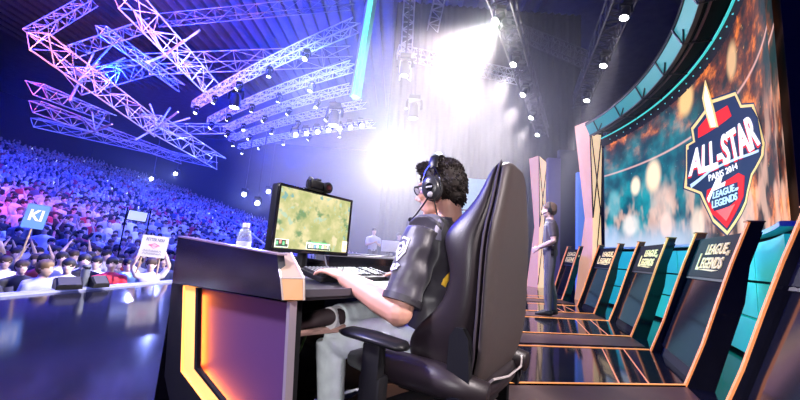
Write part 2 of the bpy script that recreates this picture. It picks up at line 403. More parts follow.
# ---- overhead halo ring
ring = thing('overhead_halo', 'curved overhead halo frame with black fascia and teal bands, above the video wall', 'stage frame', cw(-4, 4.2))
arc_shell(MB(), S0, S1 + .1, 3.9, 4.13, .03, .08).build('fascia', blackm, ring)
arc_shell(MB(), S0, S1 + .1, 4.135, 4.153, .055, .05).build('led_line', mat('teal led dim', (.05, .4, .4), .4, emit=(.08, .75, .72), es=.75), ring)
tb = mat('teal band', (.01, .12, .13), .4, emit=(.01, .34, .33), es=.6, var=.4, vscale=1.2)
def arc_lean(s0, s1, a, b, th, n=40):
    """curved band leaning from (off, z) a to b"""
    P = []; F = []
    for i in range(n + 1):
        q = s0 + (s1 - s0) * i / n; P += [cw(q, a[1], a[0]), cw(q, b[1], b[0]), cw(q, b[1] + .01, b[0] - th), cw(q, a[1] + .01, a[0] - th)]
    for i in range(n):
        for k in range(4): F.append((4 * i + k, 4 * i + 4 + k, 4 * i + 4 + (k + 1) % 4, 4 * i + (k + 1) % 4))
    return MB().mesh(P, F + [(0, 1, 2, 3), (4 * n, 4 * n + 3, 4 * n + 2, 4 * n + 1)])
arc_lean(S0, S1 + .1, (.35, 4.2), (.46, 4.45), .04).build('teal_band', tb, ring)
arc_shell(MB(), S0, S1 + .1, 4.44, 4.47, .475, .05).build('band_edge', darkmet, ring)
arc_shell(MB(), S0, S1 + .1, 4.18, 4.205, .36, .05).build('band_edge', darkmet, ring)
arc_shell(MB(), S0, S1 + .1, 4.19, 4.215, .26, .03).build('inner_rail', mat('rail brown', (.16, .09, .10), .5, .4), ring)
arc_shell(MB(), S0, S1 + .1, 4.24, 4.27, .34, .30).build('soffit', blackm, ring)
arc_shell(MB(), S0, S1 + .1, 4.47, 4.52, .47, .55).build('roof_panel', blackm, ring)
for k in range(7):
    q_ = S1 - .35 - k * .95
    MB().tube([cw(q_, 4.15, .05), cw(q_ + .02, 4.17, .2), cw(q_ + .05, 4.19, .37), cw(q_ + .06, 4.44, .48)], .016, 6).build('strut', darkmet, ring)
    MB().tube([cw(q_ + .04, 4.18, .36), cw(q_ - .16, 4.30, .40)], .014, 6).build('strut', darkmet, ring)
rv = MB()
for k in range(24): rv.ell(cw(S0 + .1 + k * .26, 4.02, .035), (.012, .012, .012), None, 6, 4)
rv.build('fascia_studs', mat('stud', (.3, .8, .8), .3, emit=(.1, .6, .6), es=.8), ring)

# ================================================================== PLAYER STATIONS (sloped backs on the stage floor)
ST = [(V((1.36, 1.20, 0)), V((2.05, 2.27, 0)))] + [(atZ(*a, 0), atZ(*b, 0)) for a, b in [((686, 387), (649.5, 351)), ((631, 337.5), (608, 321.5)), ((594, 314.5), (576, 306.5)), ((562, 300.5), (549.7, 297))]]
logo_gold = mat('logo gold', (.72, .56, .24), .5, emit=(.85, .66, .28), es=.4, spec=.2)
edge_soft = mat('station led edge', (.6, .24, .08), .4, emit=(1, .28, .05), es=.55)
STLAB = ['black sloped station back with orange edges at the lower right corner, nearest the viewer', 'largest whole black sloped station back with gold lettering and orange edged rails',
         'second black sloped station back along the row, behind the largest whole one', 'third black sloped station back along the row, half the size of the largest', 'farthest and smallest black sloped station back, beside the standing man']
for k, (n_, f_) in enumerate(ST):
    w = (f_ - n_).normalized(); W = (f_ - n_).length; b = V((w.y, -w.x, 0))
    R_ = thing('station_back', STLAB[k], 'player station', (n_ + f_) / 2, 0, 'sloped station backs along the video wall')
    def q(x, y, z): return n_ + w * x + b * y + V((0, 0, z))      # x along, y backwards, z up
    lean = lambda z: .335 * z
    H = 1.34
    for x0, x1 in ((0, .06), (W - .06, W)):
        prof = [(lean(0), 0.0), (lean(.35) + .01, .35), (lean(.7), .7), (lean(1.0) - .005, 1.0), (lean(H), H), (lean(H) + .09, H), (lean(1) + .1, 1.0), (lean(.7) + .155, .7), (.18, 0.0)]
        rl = MB().slab([q(x0, y, z) for y, z in prof], w * (x1 - x0)).build('side_rail', gloss, R_)
        MB().slab([q(x0 - .001, y - .008, z) for y, z in prof[:5]] + [q(x0 - .001, y + .006, z) for y, z in prof[:5]][::-1], w * .042).build('led_edge', edge_soft, rl)
        MB().slab([q(x0 - .004, lean(H) - .015, H), q(x0 - .004, lean(H) + .095, H), q(x0 - .004, lean(H) + .095, H + .012), q(x0 - .004, lean(H) - .015, H + .012)], w * (x1 - x0 + .008)).build('top_cap', copper, rl)
    def pan(z0, z1, d, th, name, m, x0=.1, x1=None, par=R_):
        x1 = x1 if x1 is not None else W - .1
        P = [q(x0, lean(z0) + d, z0), q(x1, lean(z0) + d, z0), q(x1, lean(z1) + d, z1), q(x0, lean(z1) + d, z1)]
        return MB().slab(P, b * th).build(name, m, par)
    pan(.0, 1.27, .09, .04, 'back_plate', blackm, .08, W - .08)
    pan(.10, .84, .06, .03, 'glossy_panel', gloss, .11, W - .11)
    lp = pan(.87, 1.27, .05, .04, 'logo_panel', blackm, .062, W - .062)
    pan(.845, .865, .045, .04, 'divider', darkmet)
    # game logo in raised letters, reading left to right from the stage
    t_ = MB()
    def put(body, ww, hh, cx, cz, off=0.02, shear=0):
        P, F = text_fit(body, ww, hh, .004, off, shear)
        t_.mesh([q(W / 2 - cx - p.x, lean(cz + p.y) + .043 - p.z, cz + p.y) for p in P], F)
    put('LEAGUE', .48, .105, .03, 1.145); put('L', .085, .17, -.29, 1.025); put('EGENDS', .50, .11, .025, 1.01); put('OF', .06, .045, .31, 1.10)
    t_.slab([q(W / 2 + .28, lean(.943) + .043, .943), q(W / 2 + .1, lean(.95) + .043, .95), q(W / 2 - .24, lean(.943) + .043, .943), q(W / 2 - .1, lean(.93) + .043, .93)], b * .004)
    t_.build('lettering', logo_gold, lp)
    # floor apron lights: part of the station's deck
    fx = V((-.985, -.17, 0)) if k else V((-.97, -.25, 0))
    L_ = [1.1, 2.5, 2.2, 1.9, 1.5][k]
    dk = MB().slab([n_ + V((0, 0, .0)), f_ + V((0, 0, .0)), f_ + fx * L_, n_ + fx * L_], (0, 0, .012)).build('deck', mat('deck gloss', (.010, .010, .013), .07, spec=.7, var=.3), R_)
    for p0 in (n_, f_):
        MB().slab([p0 + V((0, 0, .012)), p0 + fx * L_ + V((0, 0, .012)), p0 + fx * L_ + w * .018 + V((0, 0, .012)), p0 + w * .018 + V((0, 0, .012))], (0, 0, .006)).build('deck_light', ledfl, dk)
    for j, d in enumerate((.33, .60)):
        p0 = n_ + fx * d + V((0, 0, .012))
        MB().slab([p0, p0 + w * W, p0 + w * W + fx * .012, p0 + fx * .012], (0, 0, .004)).build('deck_light', mat('dim deck light', (.5, .2, .1), .4, emit=(1, .3, .1), es=.5), dk)
    # brown strip of floor beside the deck
    if k: MB().slab([n_ - w * .03, n_ - w * .55, n_ - w * .55 + fx * L_, n_ - w * .03 + fx * L_], (0, 0, .008)).build('deck_margin', mat('bronze floor strip', (.10, .055, .045), .35, .3, var=.25), R_)
# cream crossed pylons and tall panels at the far end of the wall
def pylon(base, hgt, wd, name_label, rz):
    t = thing('lit_pylon', name_label, 'stage pylon', base, rz)
    cp = mat('pylon cream', (.95, .74, .48), .5, emit=(1, .68, .38), es=.85, var=.1, spec=.1); pk = mat('pylon pink', (.8, .5, .4), .5, emit=(1, .48, .30), es=.5, var=.1, spec=.1)
    def P(x, y, z): return V((x * wd, y * wd, z * hgt))
    m = MB(); m.M = Matrix.Identity(4)
    # waisted, two faceted leaves leaning against each other
    m.hexa([P(-.5, 0, 1), P(.05, -.35, 1.01), P(.15, -.3, .45), P(-.12, 0, .45)], [P(-.45, .3, 1), P(.1, .3, 1.01), P(.2, .3, .45), P(-.1, .3, .45)])
    m.hexa([P(-.12, 0, .45), P(.15, -.3, .45), P(.12, -.3, 0), P(-.48, 0, 0)], [P(-.1, .3, .45), P(.2, .3, .45), P(.2, .3, 0), P(-.45, .3, 0)])
    m.build('pink_leaf', pk, t, world=False)
    m = MB()
    m.hexa([P(.05, -.35, 1.01), P(.5, 0, .96), P(.42, 0, .5), P(.16, -.3, .45)], [P(.1, .3, 1.01), P(.5, .3, .96), P(.44, .3, .5), P(.22, .3, .45)])
    m.hexa([P(.16, -.3, .45), P(.42, 0, .5), P(.46, 0, 0), P(.13, -.3, 0)], [P(.22, .3, .45), P(.44, .3, .5), P(.48, .3, 0), P(.2, .3, 0)])
    m.build('cream_leaf', cp, t, world=False)
    m = MB()
    for a, c in (((.05, -.36, 1.01), (.42, -.02, .5)), ((.42, -.02, .5), (.13, -.32, .02)), ((.16, -.31, .45), (.5, -.01, .96)), ((.05, -.36, 1.01), (.16, -.31, .45))): m.tube([P(*a), P(*c)], .016, 6)
    m.build('dark_edging', blackm, t, world=False); return t
pylon((4.98, 8.95, 0), 4.68, .66, 'tall cream and pink waisted pylon at the far end of the video wall', -.5)
pylon((4.98, 12.3, 0), 4.65, .62, 'farther cream waisted pylon rising behind the standing man', -.4)
pm = mat('purple drape panel', (.10, .08, .24), .6, var=.2, emit=(.10, .07, .30), es=.2); bp = mat('blue light panel', (.10, .2, .6), .5, emit=(.12, .28, .9), es=.55, var=.2)
o = MB().box((5.42, 12.0, 2.3), (.46, .2, 4.6), bev=.02).build('stage_flat', pm); tag(o, 'tall flat violet panel just right of the farther pylon', 'stage panel')
o = MB().box((6.05, 12.2, 2.5), (.75, .2, 5.0), bev=.02).build('stage_flat', mat('dark blue panel', (.03, .04, .09), .5, var=.2)); tag(o, 'dark navy tall panel between the violet panel and the blue glowing strip', 'stage panel')
o = MB().box((5.68, 10.6, 1.9), (.30, .16, 3.75), bev=.02).build('light_panel', bp); tag(o, 'blue glowing upright strip left of the nearer pylon', 'light panel')
o = MB().box((7.4, 11.2, 2.7), (1.2, .2, 5.4), bev=.02).build('stage_flat', mat('teal dark panel', (.02, .10, .12), .5, var=.2)); tag(o, 'dark teal tall panel behind the nearer pylon', 'stage panel')
tp = thing('far_screen', 'pale teal wall panel with dark seams behind the standing man, farthest along the stage', 'wall panel', (3.6, 14.2, 0))
for zz in (0.01, 1.4, 2.8): MB().box((3.4, 14.2, zz + .66), (2.6, .12, 1.32), bev=.01).build('panel', mat('pale teal panel', (.25, .5, .55), .4, emit=(.25, .55, .6), es=.4, var=.2), tp)

# ================================================================== THE DESK
DZ = .74
ED = V((-.85, .527, 0)).normalized(); EN = V((-ED.y, ED.x, 0))      # along the desk end, and its outward normal (towards the viewer)
QD = V((-.37, 1.17, 0))
UD = V((.70, .714, 0)); 
desk = thing('player_desk', 'dark glossy player desk with an orange lit frame on its end', 'desk', (-.2, 1.8, 0))
def de(x, y, off=0): return onpl(x, y, QD + EN * off, EN)
top = [V((-.335, 1.175, 0)), V((.80, 2.31, 0)), V((.30, 2.86, 0)), V((-1.02, 1.71, 0))]
MB().slab([p + V((0, 0, DZ - .035)) for p in top], (0, 0, .035)).build('desktop', mat('desk top grey', (.022, .02, .026), .4, var=.2), desk)
dirf = (top[1] - top[0]).normalized(); nf = V((dirf.y, -dirf.x, 0))
MB().slab([top[0] + nf * .004 + V((0, 0, DZ - .022)), top[1] + nf * .004 + V((0, 0, DZ - .022)), top[1] + nf * .004 + V((0, 0, DZ + .004)), top[0] + nf * .004 + V((0, 0, DZ + .004))], nf * .012).build('front_lip', mat('lip grey', (.06, .055, .07), .45, .2), desk)
# back privacy panel behind the monitors
b0, b1 = V((-.40, 2.11, 0)), V((.42, 2.86, 0))
db = (b1 - b0).normalized(); nb = V((-db.y, db.x, 0))
MB().slab([b0 + V((0, 0, .02)), b1 + V((0, 0, .02)), b1 + V((0, 0, .832)), b0 + V((0, 0, .832))], nb * .05).build('privacy_panel', gloss, desk)
MB().slab([b0 + V((0, 0, .832)), b1 + V((0, 0, .832)), b1 + V((0, 0, .844)), b0 + V((0, 0, .844))], nb * .05).build('privacy_trim', mat('trim grey', (.25, .25, .3), .35, .5), desk)
# audience-side fascia, from the end panel to the privacy panel
a0 = V((-1.045, 1.69, .014)); a1 = b0.copy(); da = (a1 - a0).normalized(); na = V((-da.y, da.x, 0))
MB().slab([a0, a1, a1 + V((0, 0, .80)), a0 + V((0, 0, .86))], na * .05).build('audience_fascia', gloss, desk)
# the end: body plate, glossy band, lit frame, inset panel, steel edge
def endp(px, off, th, name, m, extra=None):
    P = [de(x, y, off + th) for x, y in px]
    for p in P: p.z = max(p.z, .014)
    return MB().slab(P, EN * -th).build(name, m, desk)
endp([(178, 236.5), (277, 254.5), (290, 300), (283, 402), (277, 500), (192, 500), (168, 394), (164.5, 376), (170, 300)], -.13, .06, 'end_plate', blackm)
endp([(178, 236.5), (277, 254.5), (282, 300), (182, 284), (172, 283)], -.012, .03, 'glossy_band', mat('glossy band', (.008, .006, .012), .13, spec=.9, var=.3))
endp([(178, 235.6), (277, 253.6), (277.3, 255.2), (178, 237.2)], -.02, .042, 'band_edge', mat('band edge', (.30, .2, .25), .35, .6))
endp([(170, 300), (172, 283), (184, 285), (181.5, 371), (204, 402), (196, 500), (192, 500), (168, 394), (164.5, 376)], -.014, .012, 'end_side', black)
endp([(184, 285.5), (195.5, 287.5), (194, 369), (222, 404), (240, 430), (225, 430), (206, 404), (181.8, 371)], -.012, .014, 'lit_frame', ledor2)
endp([(184, 285.5), (181.8, 371), (206, 404), (225, 430), (224, 430), (205, 404), (180.6, 371.5), (183, 285.5)], -.012, .018, 'frame_edge', ledor)
endp([(195.5, 287.5), (198, 288), (196.6, 368), (225, 404), (243, 430), (240, 430), (222, 404), (194, 369)], -.012, .016, 'frame_gap', black)
endp([(198, 288), (287, 303), (282, 402), (278, 470), (262, 470), (243, 430), (225, 404), (196.6, 368)], -.045, .012, 'inset_panel', mat('inset mauve panel', (.05, .017, .085), .6, var=.06))
endp([(287, 301.5), (290, 302), (284.8, 402), (280, 480), (277, 480), (282, 402)], -.03, .03, 'steel_edge', mat('steel edge', (.42, .36, .42), .35, .6), )
T1, T2 = atD(275, 253, 1.235), atD(291, 253, 1.25); M1, M2 = atD(281, 278, 1.125), atD(304, 278.5, 1.14); B1, B2 = atD(283, 300, 1.125), atD(304, 300, 1.14)
bk = V((-.016, .07, -.006))
m_ = MB(); 
m_.hexa([M1, M2, T2, T1], [M1 + bk - V((0, 0, .05)), M2 + bk - V((0, 0, .05)), T2 + V((-.01, .03, -.06)), T1 + V((-.01, .03, -.06))]); m_.build('corner_cap_slope', cream, desk)
m_ = MB(); m_.hexa([B1, B2, M2, M1], [B1 + bk, B2 + bk, M2 + bk, M1 + bk]); m_.build('corner_cap_face', mat('corner amber', (.50, .26, .12), .4, emit=(1, .45, .18), es=.25, var=.08), desk)
m_ = MB(); m_.tube([B1, M1, T1], .003, 6); m_.tube([B2, M2, T2], .004, 6); m_.tube([M1, M2], .003, 6); m_.build('cap_trim', mat('cap trim', (.5, .42, .36), .35, .5), desk)
# far leg panel and under-desk darkness
MB().slab([top[1] + V((-.05, -.05, .02)), top[2] + V((-.05, -.05, .02)), top[2] + V((-.05, -.05, DZ - .036)), top[1] + V((-.05, -.05, DZ - .036))], UD * .03).build('side_panel', blackm, desk)

# monitor
F0 = V((-.89, .46, 0))
mTL, mBL, mTR, mBR = atD(273, 183, 1.6), atD(275.5, 250.5, 1.6), atD(350, 201, 2.0), atD(348.5, 255.5, 2.0)
mc = (mTL + mBL + mTR + mBR) / 4
mx = ((mTR + mBR) - (mTL + mBL)); mw = mx.length / 2; mx.normalize(); mn = V((mx.y, -mx.x, 0)).normalized()
mon = thing('monitor', 'black flat monitor showing a green and yellow game map before the player', 'monitor', V((mc.x, mc.y, DZ)) - mn * .06)
myv = mx.cross(mn) * -1; myv = V((0, 0, 1)); mh = .325
def mq(x, y, d=0): return mc + mx * x + myv * y + mn * d       # mn points to the player
RB = Matrix((mx, -mn, myv)).transposed()
MB().box(mq(0, 0, -.025), (mw, .05, mh), RB, .008).build('housing', black, mon)
bz = MB(); bw = .014
for c, s in (((0, mh / 2 - bw / 2), (mw, .012, bw)), ((0, -mh / 2 + bw * .7), (mw, .012, bw * 1.4)), ((-mw / 2 + bw / 2, 0), (bw, .012, mh)), ((mw / 2 - bw / 2, 0), (bw, .012, mh))): bz.box(mq(*c, .003), s, RB, .002)
bz.build('bezel', gloss, mon)
def screen_mat():
    m = bpy.data.materials.new('game screen'); m.use_nodes = True; nt = m.node_tree; N = nt.nodes; L = nt.links; b = N['Principled BSDF']
    b.inputs['Base Color'].default_value = (.01, .01, .01, 1); b.inputs['Roughness'].default_value = .25
    tc = N.new('ShaderNodeTexCoord')
    def nz(sc, de, w=1.0):
        mp = N.new('ShaderNodeMapping'); mp.inputs['Location'].default_value = (w, w * 2, w * 3); L.new(tc.outputs['Object'], mp.inputs[0])
        n = N.new('ShaderNodeTexNoise'); n.inputs['Scale'].default_value = sc; n.inputs['Detail'].default_value = de; L.new(mp.outputs[0], n.inputs['Vector']); return n.outputs['Fac']
    def mixc(f, a, c):
        n = N.new('ShaderNodeMix'); n.data_type = 'RGBA'; L.new(f, n.inputs[0])
        for i, x in ((6, a), (7, c)):
            if isinstance(x, tuple): n.inputs[i].default_value = (*x, 1)
            else: L.new(x, n.inputs[i])
        return n.outputs[2]
    def rng(x, a, c):
        n = N.new('ShaderNodeMapRange'); n.interpolation_type = 'SMOOTHSTEP'; n.inputs[1].default_value = a; n.inputs[2].default_value = c; L.new(x, n.inputs[0]); return n.outputs[0]
    c = mixc(rng(nz(9, 4), .35, .65), (.48, .52, .20), (.88, .78, .42))
    c = mixc(rng(nz(14, 5, 4), .54, .66), c, (.22, .36, .16))
    c = mixc(rng(nz(11, 3, 9), .58, .68), c, (.95, .80, .50))
    c = mixc(rng(nz(26, 4, 2), .60, .68), c, (.55, .70, .50))
    c = mixc(rng(nz(17, 3, 13), .63, .68), c, (.25, .48, .44))
    L.new(c, b.inputs['Emission Color']); b.inputs['Emission Strength'].default_value = 1.0; return m
scr = MB().box(mq(0, .004, .002), (mw - .022, .004, mh - .03), RB).build('screen', screen_mat(), mon)
def em(n, c, s=1): return mat('ui ' + n, c, .5, emit=c, es=s)
hm = [em('dark', (.03, .05, .04)), em('white', (.9, .95, .85)), em('green', (.15, .6, .25)), em('tan', (.9, .7, .4)), em('red', (.8, .25, .2)), em('blue', (.2, .4, .8))]
hud = None
def ui(x, y, w, h, i, d=.006): hud.mi = i; hud.box(mq(x, y, d), (w, .001, h), RB)
yb = -mh / 2 + .045
hud = MB(); ui(-.195, yb - .002, .075, .038, 1); ui(-.195, yb - .002, .068, .033, 0, .0066)
for k in range(4): ui(-.222 + k * .018, yb - .002 + (k % 2) * .006, .010, .016, (2, 4, 2, 3)[k], .0075)
hud.build('portrait_tiles', hm, scr)
hud = MB(); ui(.03, yb - .004, .16, .036, 1); ui(.03, yb - .008, .152, .026, 0, .0066)
for k in range(8): ui(-.03 + k * .0175, yb - .006, .013, .016, (1, 3, 5, 1, 2, 1, 3, 1)[k], .0075)
ui(.03, yb + .014, .11, .006, 2, .0075); hud.build('action_bar', hm, scr)
hud = MB(); ui(.225, yb + .008, .052, .062, 3); ui(.225, yb + .008, .044, .054, 1, .0066); ui(.228, yb + .004, .03, .03, 3, .0075); hud.build('mini_map', hm, scr)
MB().tube([mq(0, -.05, -.05), mq(0, -.12, -.075), V((mc.x, mc.y, DZ + .02)) - mn * .08], [.03, .026, .03], 10).build('stand_neck', black, mon)
st = MB(); st.M = Matrix.Translation(V((mc.x, mc.y, DZ)) - mn * .05) @ RB.to_4x4(); st.lathe([(.0, .0), (.125, 0), (.13, .006), (.12, .012), (.03, .016), (.0, .016)], 28); st.build('stand_foot', gloss, mon)
MB().tube([mq(.12, -mh / 2 + .02, -.05), mq(.135, -mh / 2 - .06, -.03), mq(.15, -mh / 2 - .09, .02), mq(.17, -mh / 2 - .1, .01)], .004, 6).build('video_cable', mat('grey cable', (.3, .3, .32), .5), mon)

# two-lens camera clamped to the monitor's top edge
wc = thing('webcam', 'small black camera with a round lens clipped to the top of the monitor', 'camera', mq(-.03, mh / 2))
MB().box(mq(-.03, mh / 2 + .032, 0), (.095, .05, .042), RB, .008).build('camera_body', black, wc)
lx = mq(.03, mh / 2 + .028, .0)
RL = basis(V((0, 0, 1)), mn)  # z axis along mn
MB().lathe([(.0, -.02), (.026, -.02), (.03, .0), (.03, .035), (.024, .042), (.018, .036), (.0, .034)], 20, lx, Matrix((mx, myv, mn)).transposed()).build('lens_barrel', blackm, wc)
MB().lathe([(.0, 0), (.017, .0), (.014, .006), (.0, .008)], 16, lx + mn * .036, Matrix((mx, myv, mn)).transposed()).build('lens', mat('lens glass', (.05, .015, .02), .08, spec=.9, coat=1), wc)
MB().tube([mq(-.085, mh / 2 + .01, .02), mq(-.095, mh / 2 + .045, .015), mq(-.08, mh / 2 + .062, .01), mq(-.05, mh / 2 + .06, 0)], .006, 6).build('bracket', black, wc)
MB().box(mq(-.045, mh / 2 + .003, -.005), (.10, .06, .008), RB, .002).build('clip', black, wc)
MB().box(mq(-.02, mh / 2 + .062, 0), (.03, .03, .012), RB, .003).build('top_knob', darkmet, wc)

# keyboard
ku = V((.62, .78, 0)).normalized(); kn = V((ku.y, -ku.x, 0)); kc = V((-.215, 1.655, DZ + .004))
kb = thing('keyboard', 'black mechanical keyboard with pale lettered keys under the player\'s left hand', 'keyboard', kc)
kz = V((0, 0, 1)); kf = kn.copy(); kn = (kn - kz * .17).normalized(); kup = kn.cross(ku); kup = kup if kup.z > 0 else -kup; kc = kc + kz * .012
RK = Matrix((ku, -kn, kup)).transposed()
MB().box(kc + kup * .012, (.46, .16, .022), RK, .004).build('case', black, kb)
ks = MB(); kl = MB()
for r in range(6):
    for c in range(21):
        if (c in (15, 19) and r != 9) or (r == 5 and 4 <= c <= 8 and c != 6): continue
        wd = .0165 if not (r == 5 and c == 6) else .095
        p = kc + ku * (-.208 + c * .0208) + kn * (-.056 + r * .0212) + kup * .027
        ks.box(p, (wd, .0165, .010), RK, .002)
        kl.box(p + kup * .0056, (.007, .007, .0008), RK)
ks.build('keys', mat('keycap', (.04, .04, .048), .4), kb); kl.build('lettering', mat('key legend', (.32, .34, .40), .5), kb)

# mouse, sheet of paper, cable
ms = V((.015, 1.735, DZ))
pp = MB().box(ms + V((-.005, -.015, .0015)), (.26, .20, .003), (0, 0, .75)).build('paper_sheet', paper); tag(pp, 'white sheet of paper lying under the mouse hand on the desk', 'paper')
mo = thing('computer_mouse', 'black computer mouse under the player\'s right hand', 'mouse', ms + V((0, 0, .003)))
m_ = MB(); RMo = basis(V((-.8, .6, 0))); m_.loft([ms + RMo @ V((x, 0, .018)) for x in (-.058, -.05, -.02, .02, .048, .06)], [RMo @ V((0, w_, 0)) for w_ in (.012, .026, .033, .03, .027, .014)], [V((0, 0, h_)) for h_ in (.006, .012, .017, .017, .012, .006)], 12); m_.build('mouse_body', black, mo, ang=80)
MB().cyl(ms + RMo @ V((.028, -.004, .034)), ms + RMo @ V((.028, .004, .034)), .008, 10).build('scroll_wheel', darkmet, mo)
MB().tube([ms + RMo @ V((.058, 0, .012)), ms + V((-.12, .0, .006)), ms + V((-.17, .10, .006)), ms + V((-.15, .26, .006)), ms + V((-.2, .42, .006))], .0025, 6).build('mouse_cord', black, mo)

# water bottle behind the end panel
bo = atD(243, 248, 2.0); bz0 = DZ; bo = V((bo.x, bo.y, bz0))
bt = thing('water_bottle', 'clear plastic water bottle with white cap standing behind the glossy desk end', 'bottle', bo)
wat = bpy.data.materials.new('bottle plastic'); wat.use_nodes = True; bb = wat.node_tree.nodes['Principled BSDF']; bb.inputs['Base Color'].default_value = (.88, .92, .97, 1); bb.inputs['Roughness'].default_value = .12; bb.inputs['Transmission Weight'].default_value = .75; bb.inputs['IOR'].default_value = 1.2
MB().lathe([(.0, 0), (.036, .002), (.04, .01), (.037, .03), (.04, .05), (.037, .07), (.04, .09), (.038, .13), (.04, .15), (.037, .175), (.026, .20), (.016, .215), (.015, .225), (.0, .226)], 24, bo).build('bottle_body', wat, bt, ang=60)
MB().lathe([(.0, .22), (.019, .22), (.019, .243), (.017, .246), (.0, .246)], 20, bo).build('cap', white, bt)
MB().lathe([(.0385, .085), (.0405, .086), (.0405, .14), (.0385, .141)], 24, bo).build('label_sleeve', mat('bottle label', (.85, .88, .95), .5), bt)
cu_ = atD(256, 250, 1.96); cu_ = V((cu_.x, cu_.y, DZ))
o = MB().box(cu_ + V((0, 0, .045)), (.12, .10, .09), basis(UD), .006).build('white_box', white); tag(o, 'small white box beside the water bottle on the desk', 'box')

# ================================================================== GAMING CHAIR
FY = atan2(.56, -.83)
def make_chair(label, loc, rz, group):
    t = thing('gaming_chair', label, 'chair', loc, rz, group)
    # backrest: sections (z, shell x, pad x, wing x, half width)
    T = [(.43, -.20, -.13, .02, .205), (.50, -.235, -.13, .035, .235), (.56, -.25, -.125, .045, .25), (.62, -.258, -.125, .01, .268), (.70, -.262, -.14, -.085, .268), (.80, -.264, -.155, -.12, .266), (.88, -.266, -.165, -.095, .264), (.945, -.268, -.17, -.07, .255),
         (1.0, -.27, -.175, -.11, .236), (1.06, -.272, -.185, -.155, .205), (1.12, -.273, -.20, -.18, .178), (1.18, -.273, -.215, -.195, .155), (1.22, -.272, -.222, -.21, .13), (1.245, -.264, -.232, -.225, .09)]
    rows_s, rows_p = [], []
    shell = MB(); pad = MB()
    def grid(mb, rows, closed):
        rr = [mb.vs(r) for r in rows]
        for a, b_ in zip(rr, rr[1:]):
            n = len(a)
            for i in range(n if closed else n - 1): mb.face([a[i], a[(i + 1) % n], b_[(i + 1) % n], b_[i]])
        mb.face(rr[0][::-1]); mb.face(rr[-1])
    for z, xs, xp, xw, w in T:
        rows_s.append([V((xs, y, z)) for y in (-w * .8, -w * .4, 0, w * .4, w * .8)] + [V((xs + .012, w * .95, z)), V((xs + .035, w, z)), V((xs + .035, w * .6, z)), V((xs + .03, 0, z)), V((xs + .035, -w * .6, z)), V((xs + .035, -w, z)), V((xs + .012, -w * .95, z))])
        x0 = xs + .036
        rows_p.append([V((x0, -w * .99, z)), V((x0 + (xw - x0) * .5, -w * 1.03, z)), V((xw - .012, -w * 1.0, z)), V((xw, -w * .9, z)), V((xw - .015, -w * .78, z)), V((xp - .01, -w * .6, z)), V((xp, -w * .3, z)), V((xp, 0, z)),
                       V((xp, w * .3, z)), V((xp - .01, w * .6, z)), V((xw - .015, w * .78, z)), V((xw, w * .9, z)), V((xw - .012, w * 1.0, z)), V((x0 + (xw - x0) * .5, w * 1.03, z)), V((x0, w * .99, z)), V((x0, 0, z))])
    grid(shell, rows_s, True); bk_ = shell.build('back_shell', leatherb, t, world=False, ang=60, subsurf=1)
    grid(pad, rows_p, True); pd = pad.build('backrest', leather, t, world=False, ang=180, subsurf=2)
    pp_ = MB()
    for sgn in (-1, 1): pp_.tube([V((xs + .036, sgn * w * 1.015, z)) for z, xs, xp, xw, w in T], .004, 6)
    pp_.build('piping', mat('piping grey', (.04, .03, .04), .6), bk_, world=False)
    m = MB(); m.tube([V((-.20, .195, .43)), V((-.262, .2, .5)), V((-.268, .05, .475)), V((-.268, -.12, .47)), V((-.25, -.2, .49))], .004, 6); m.build('seam', mat('seam white', (.5, .45, .45), .6), bk_, world=False)
    # seat
    m = MB()
    m.loft([V((x, 0, z)) for x, z in ((-.25, .44), (-.2, .445), (0, .44), (.2, .445), (.27, .445), (.30, .43))], [V((0, w, 0)) for w in (.2, .23, .24, .25, .24, .2)], [V((0, 0, h)) for h in (.03, .05, .055, .055, .05, .02)], 16, sq=.6)
    m.build('seat', leather, t, world=False, ang=180, subsurf=1)
    for sgn in (-1, 1):
        m = MB(); m.tube([V((-.26, sgn * .24, .46)), V((-.1, sgn * .262, .475)), V((.15, sgn * .265, .475)), V((.28, sgn * .24, .45))], [.04, .055, .055, .03], 12); m.build('seat_bolster', leather, t, world=False, ang=180)
        m = MB(); prof = [(-.225, .36), (-.14, .36), (-.135, .46), (-.14, .62), (-.16, .65), (-.185, .65), (-.205, .62), (-.215, .46)]
        m.slab([V((x, sgn * .25, z)) for x, z in prof], V((0, sgn * .03, 0))); hb = m.build('hinge_bracket', black, t, world=False)
        m = MB(); m.cyl(V((-.18, sgn * .278, .40)), V((-.18, sgn * .30, .40)), .05, 20); m.build('hinge_cap', gloss, hb, world=False)
        # armrests
        m = MB(); m.loft([V((x, sgn * .37, z)) for x, z in ((-.04, .578), (-.02, .58), (.1, .585), (.2, .585), (.235, .58))], [V((0, w, 0)) for w in (.02, .042, .05, .045, .02)], [V((0, 0, h)) for h in (.008, .016, .018, .016, .008)], 14); ar = m.build('armrest', black, t, world=False, ang=80)
        m = MB(); m.box(V((.09, sgn * .365, .47)), (.075, .045, .2), None, .012); m.box(V((.09, sgn * .355, .40)), (.09, .06, .14), None, .015); m.build('arm_post', black, ar, world=False)
        m = MB(); m.tube([V((.09, sgn * .36, .345)), V((.05, sgn * .25, .355)), V((.0, sgn * .1, .36))], .03, 10, flat=.6); m.build('arm_bracket', black, ar, world=False)
    m = MB(); m.tube([V((.0, .1, .36)), V((.05, .33, .345)), V((.06, .40, .33))], [.009, .009, .014], 8); m.build('tilt_lever', black, t, world=False)
    m = MB(); m.box(V((-.02, 0, .365)), (.34, .22, .05), None, .01); m.build('seat_plate', black, t, world=False)
    m = MB(); m.lathe([(.0, .07), (.035, .07), (.035, .2), (.025, .205), (.025, .36), (.0, .36)], 16); m.build('gas_lift', darkmet, t, world=False)
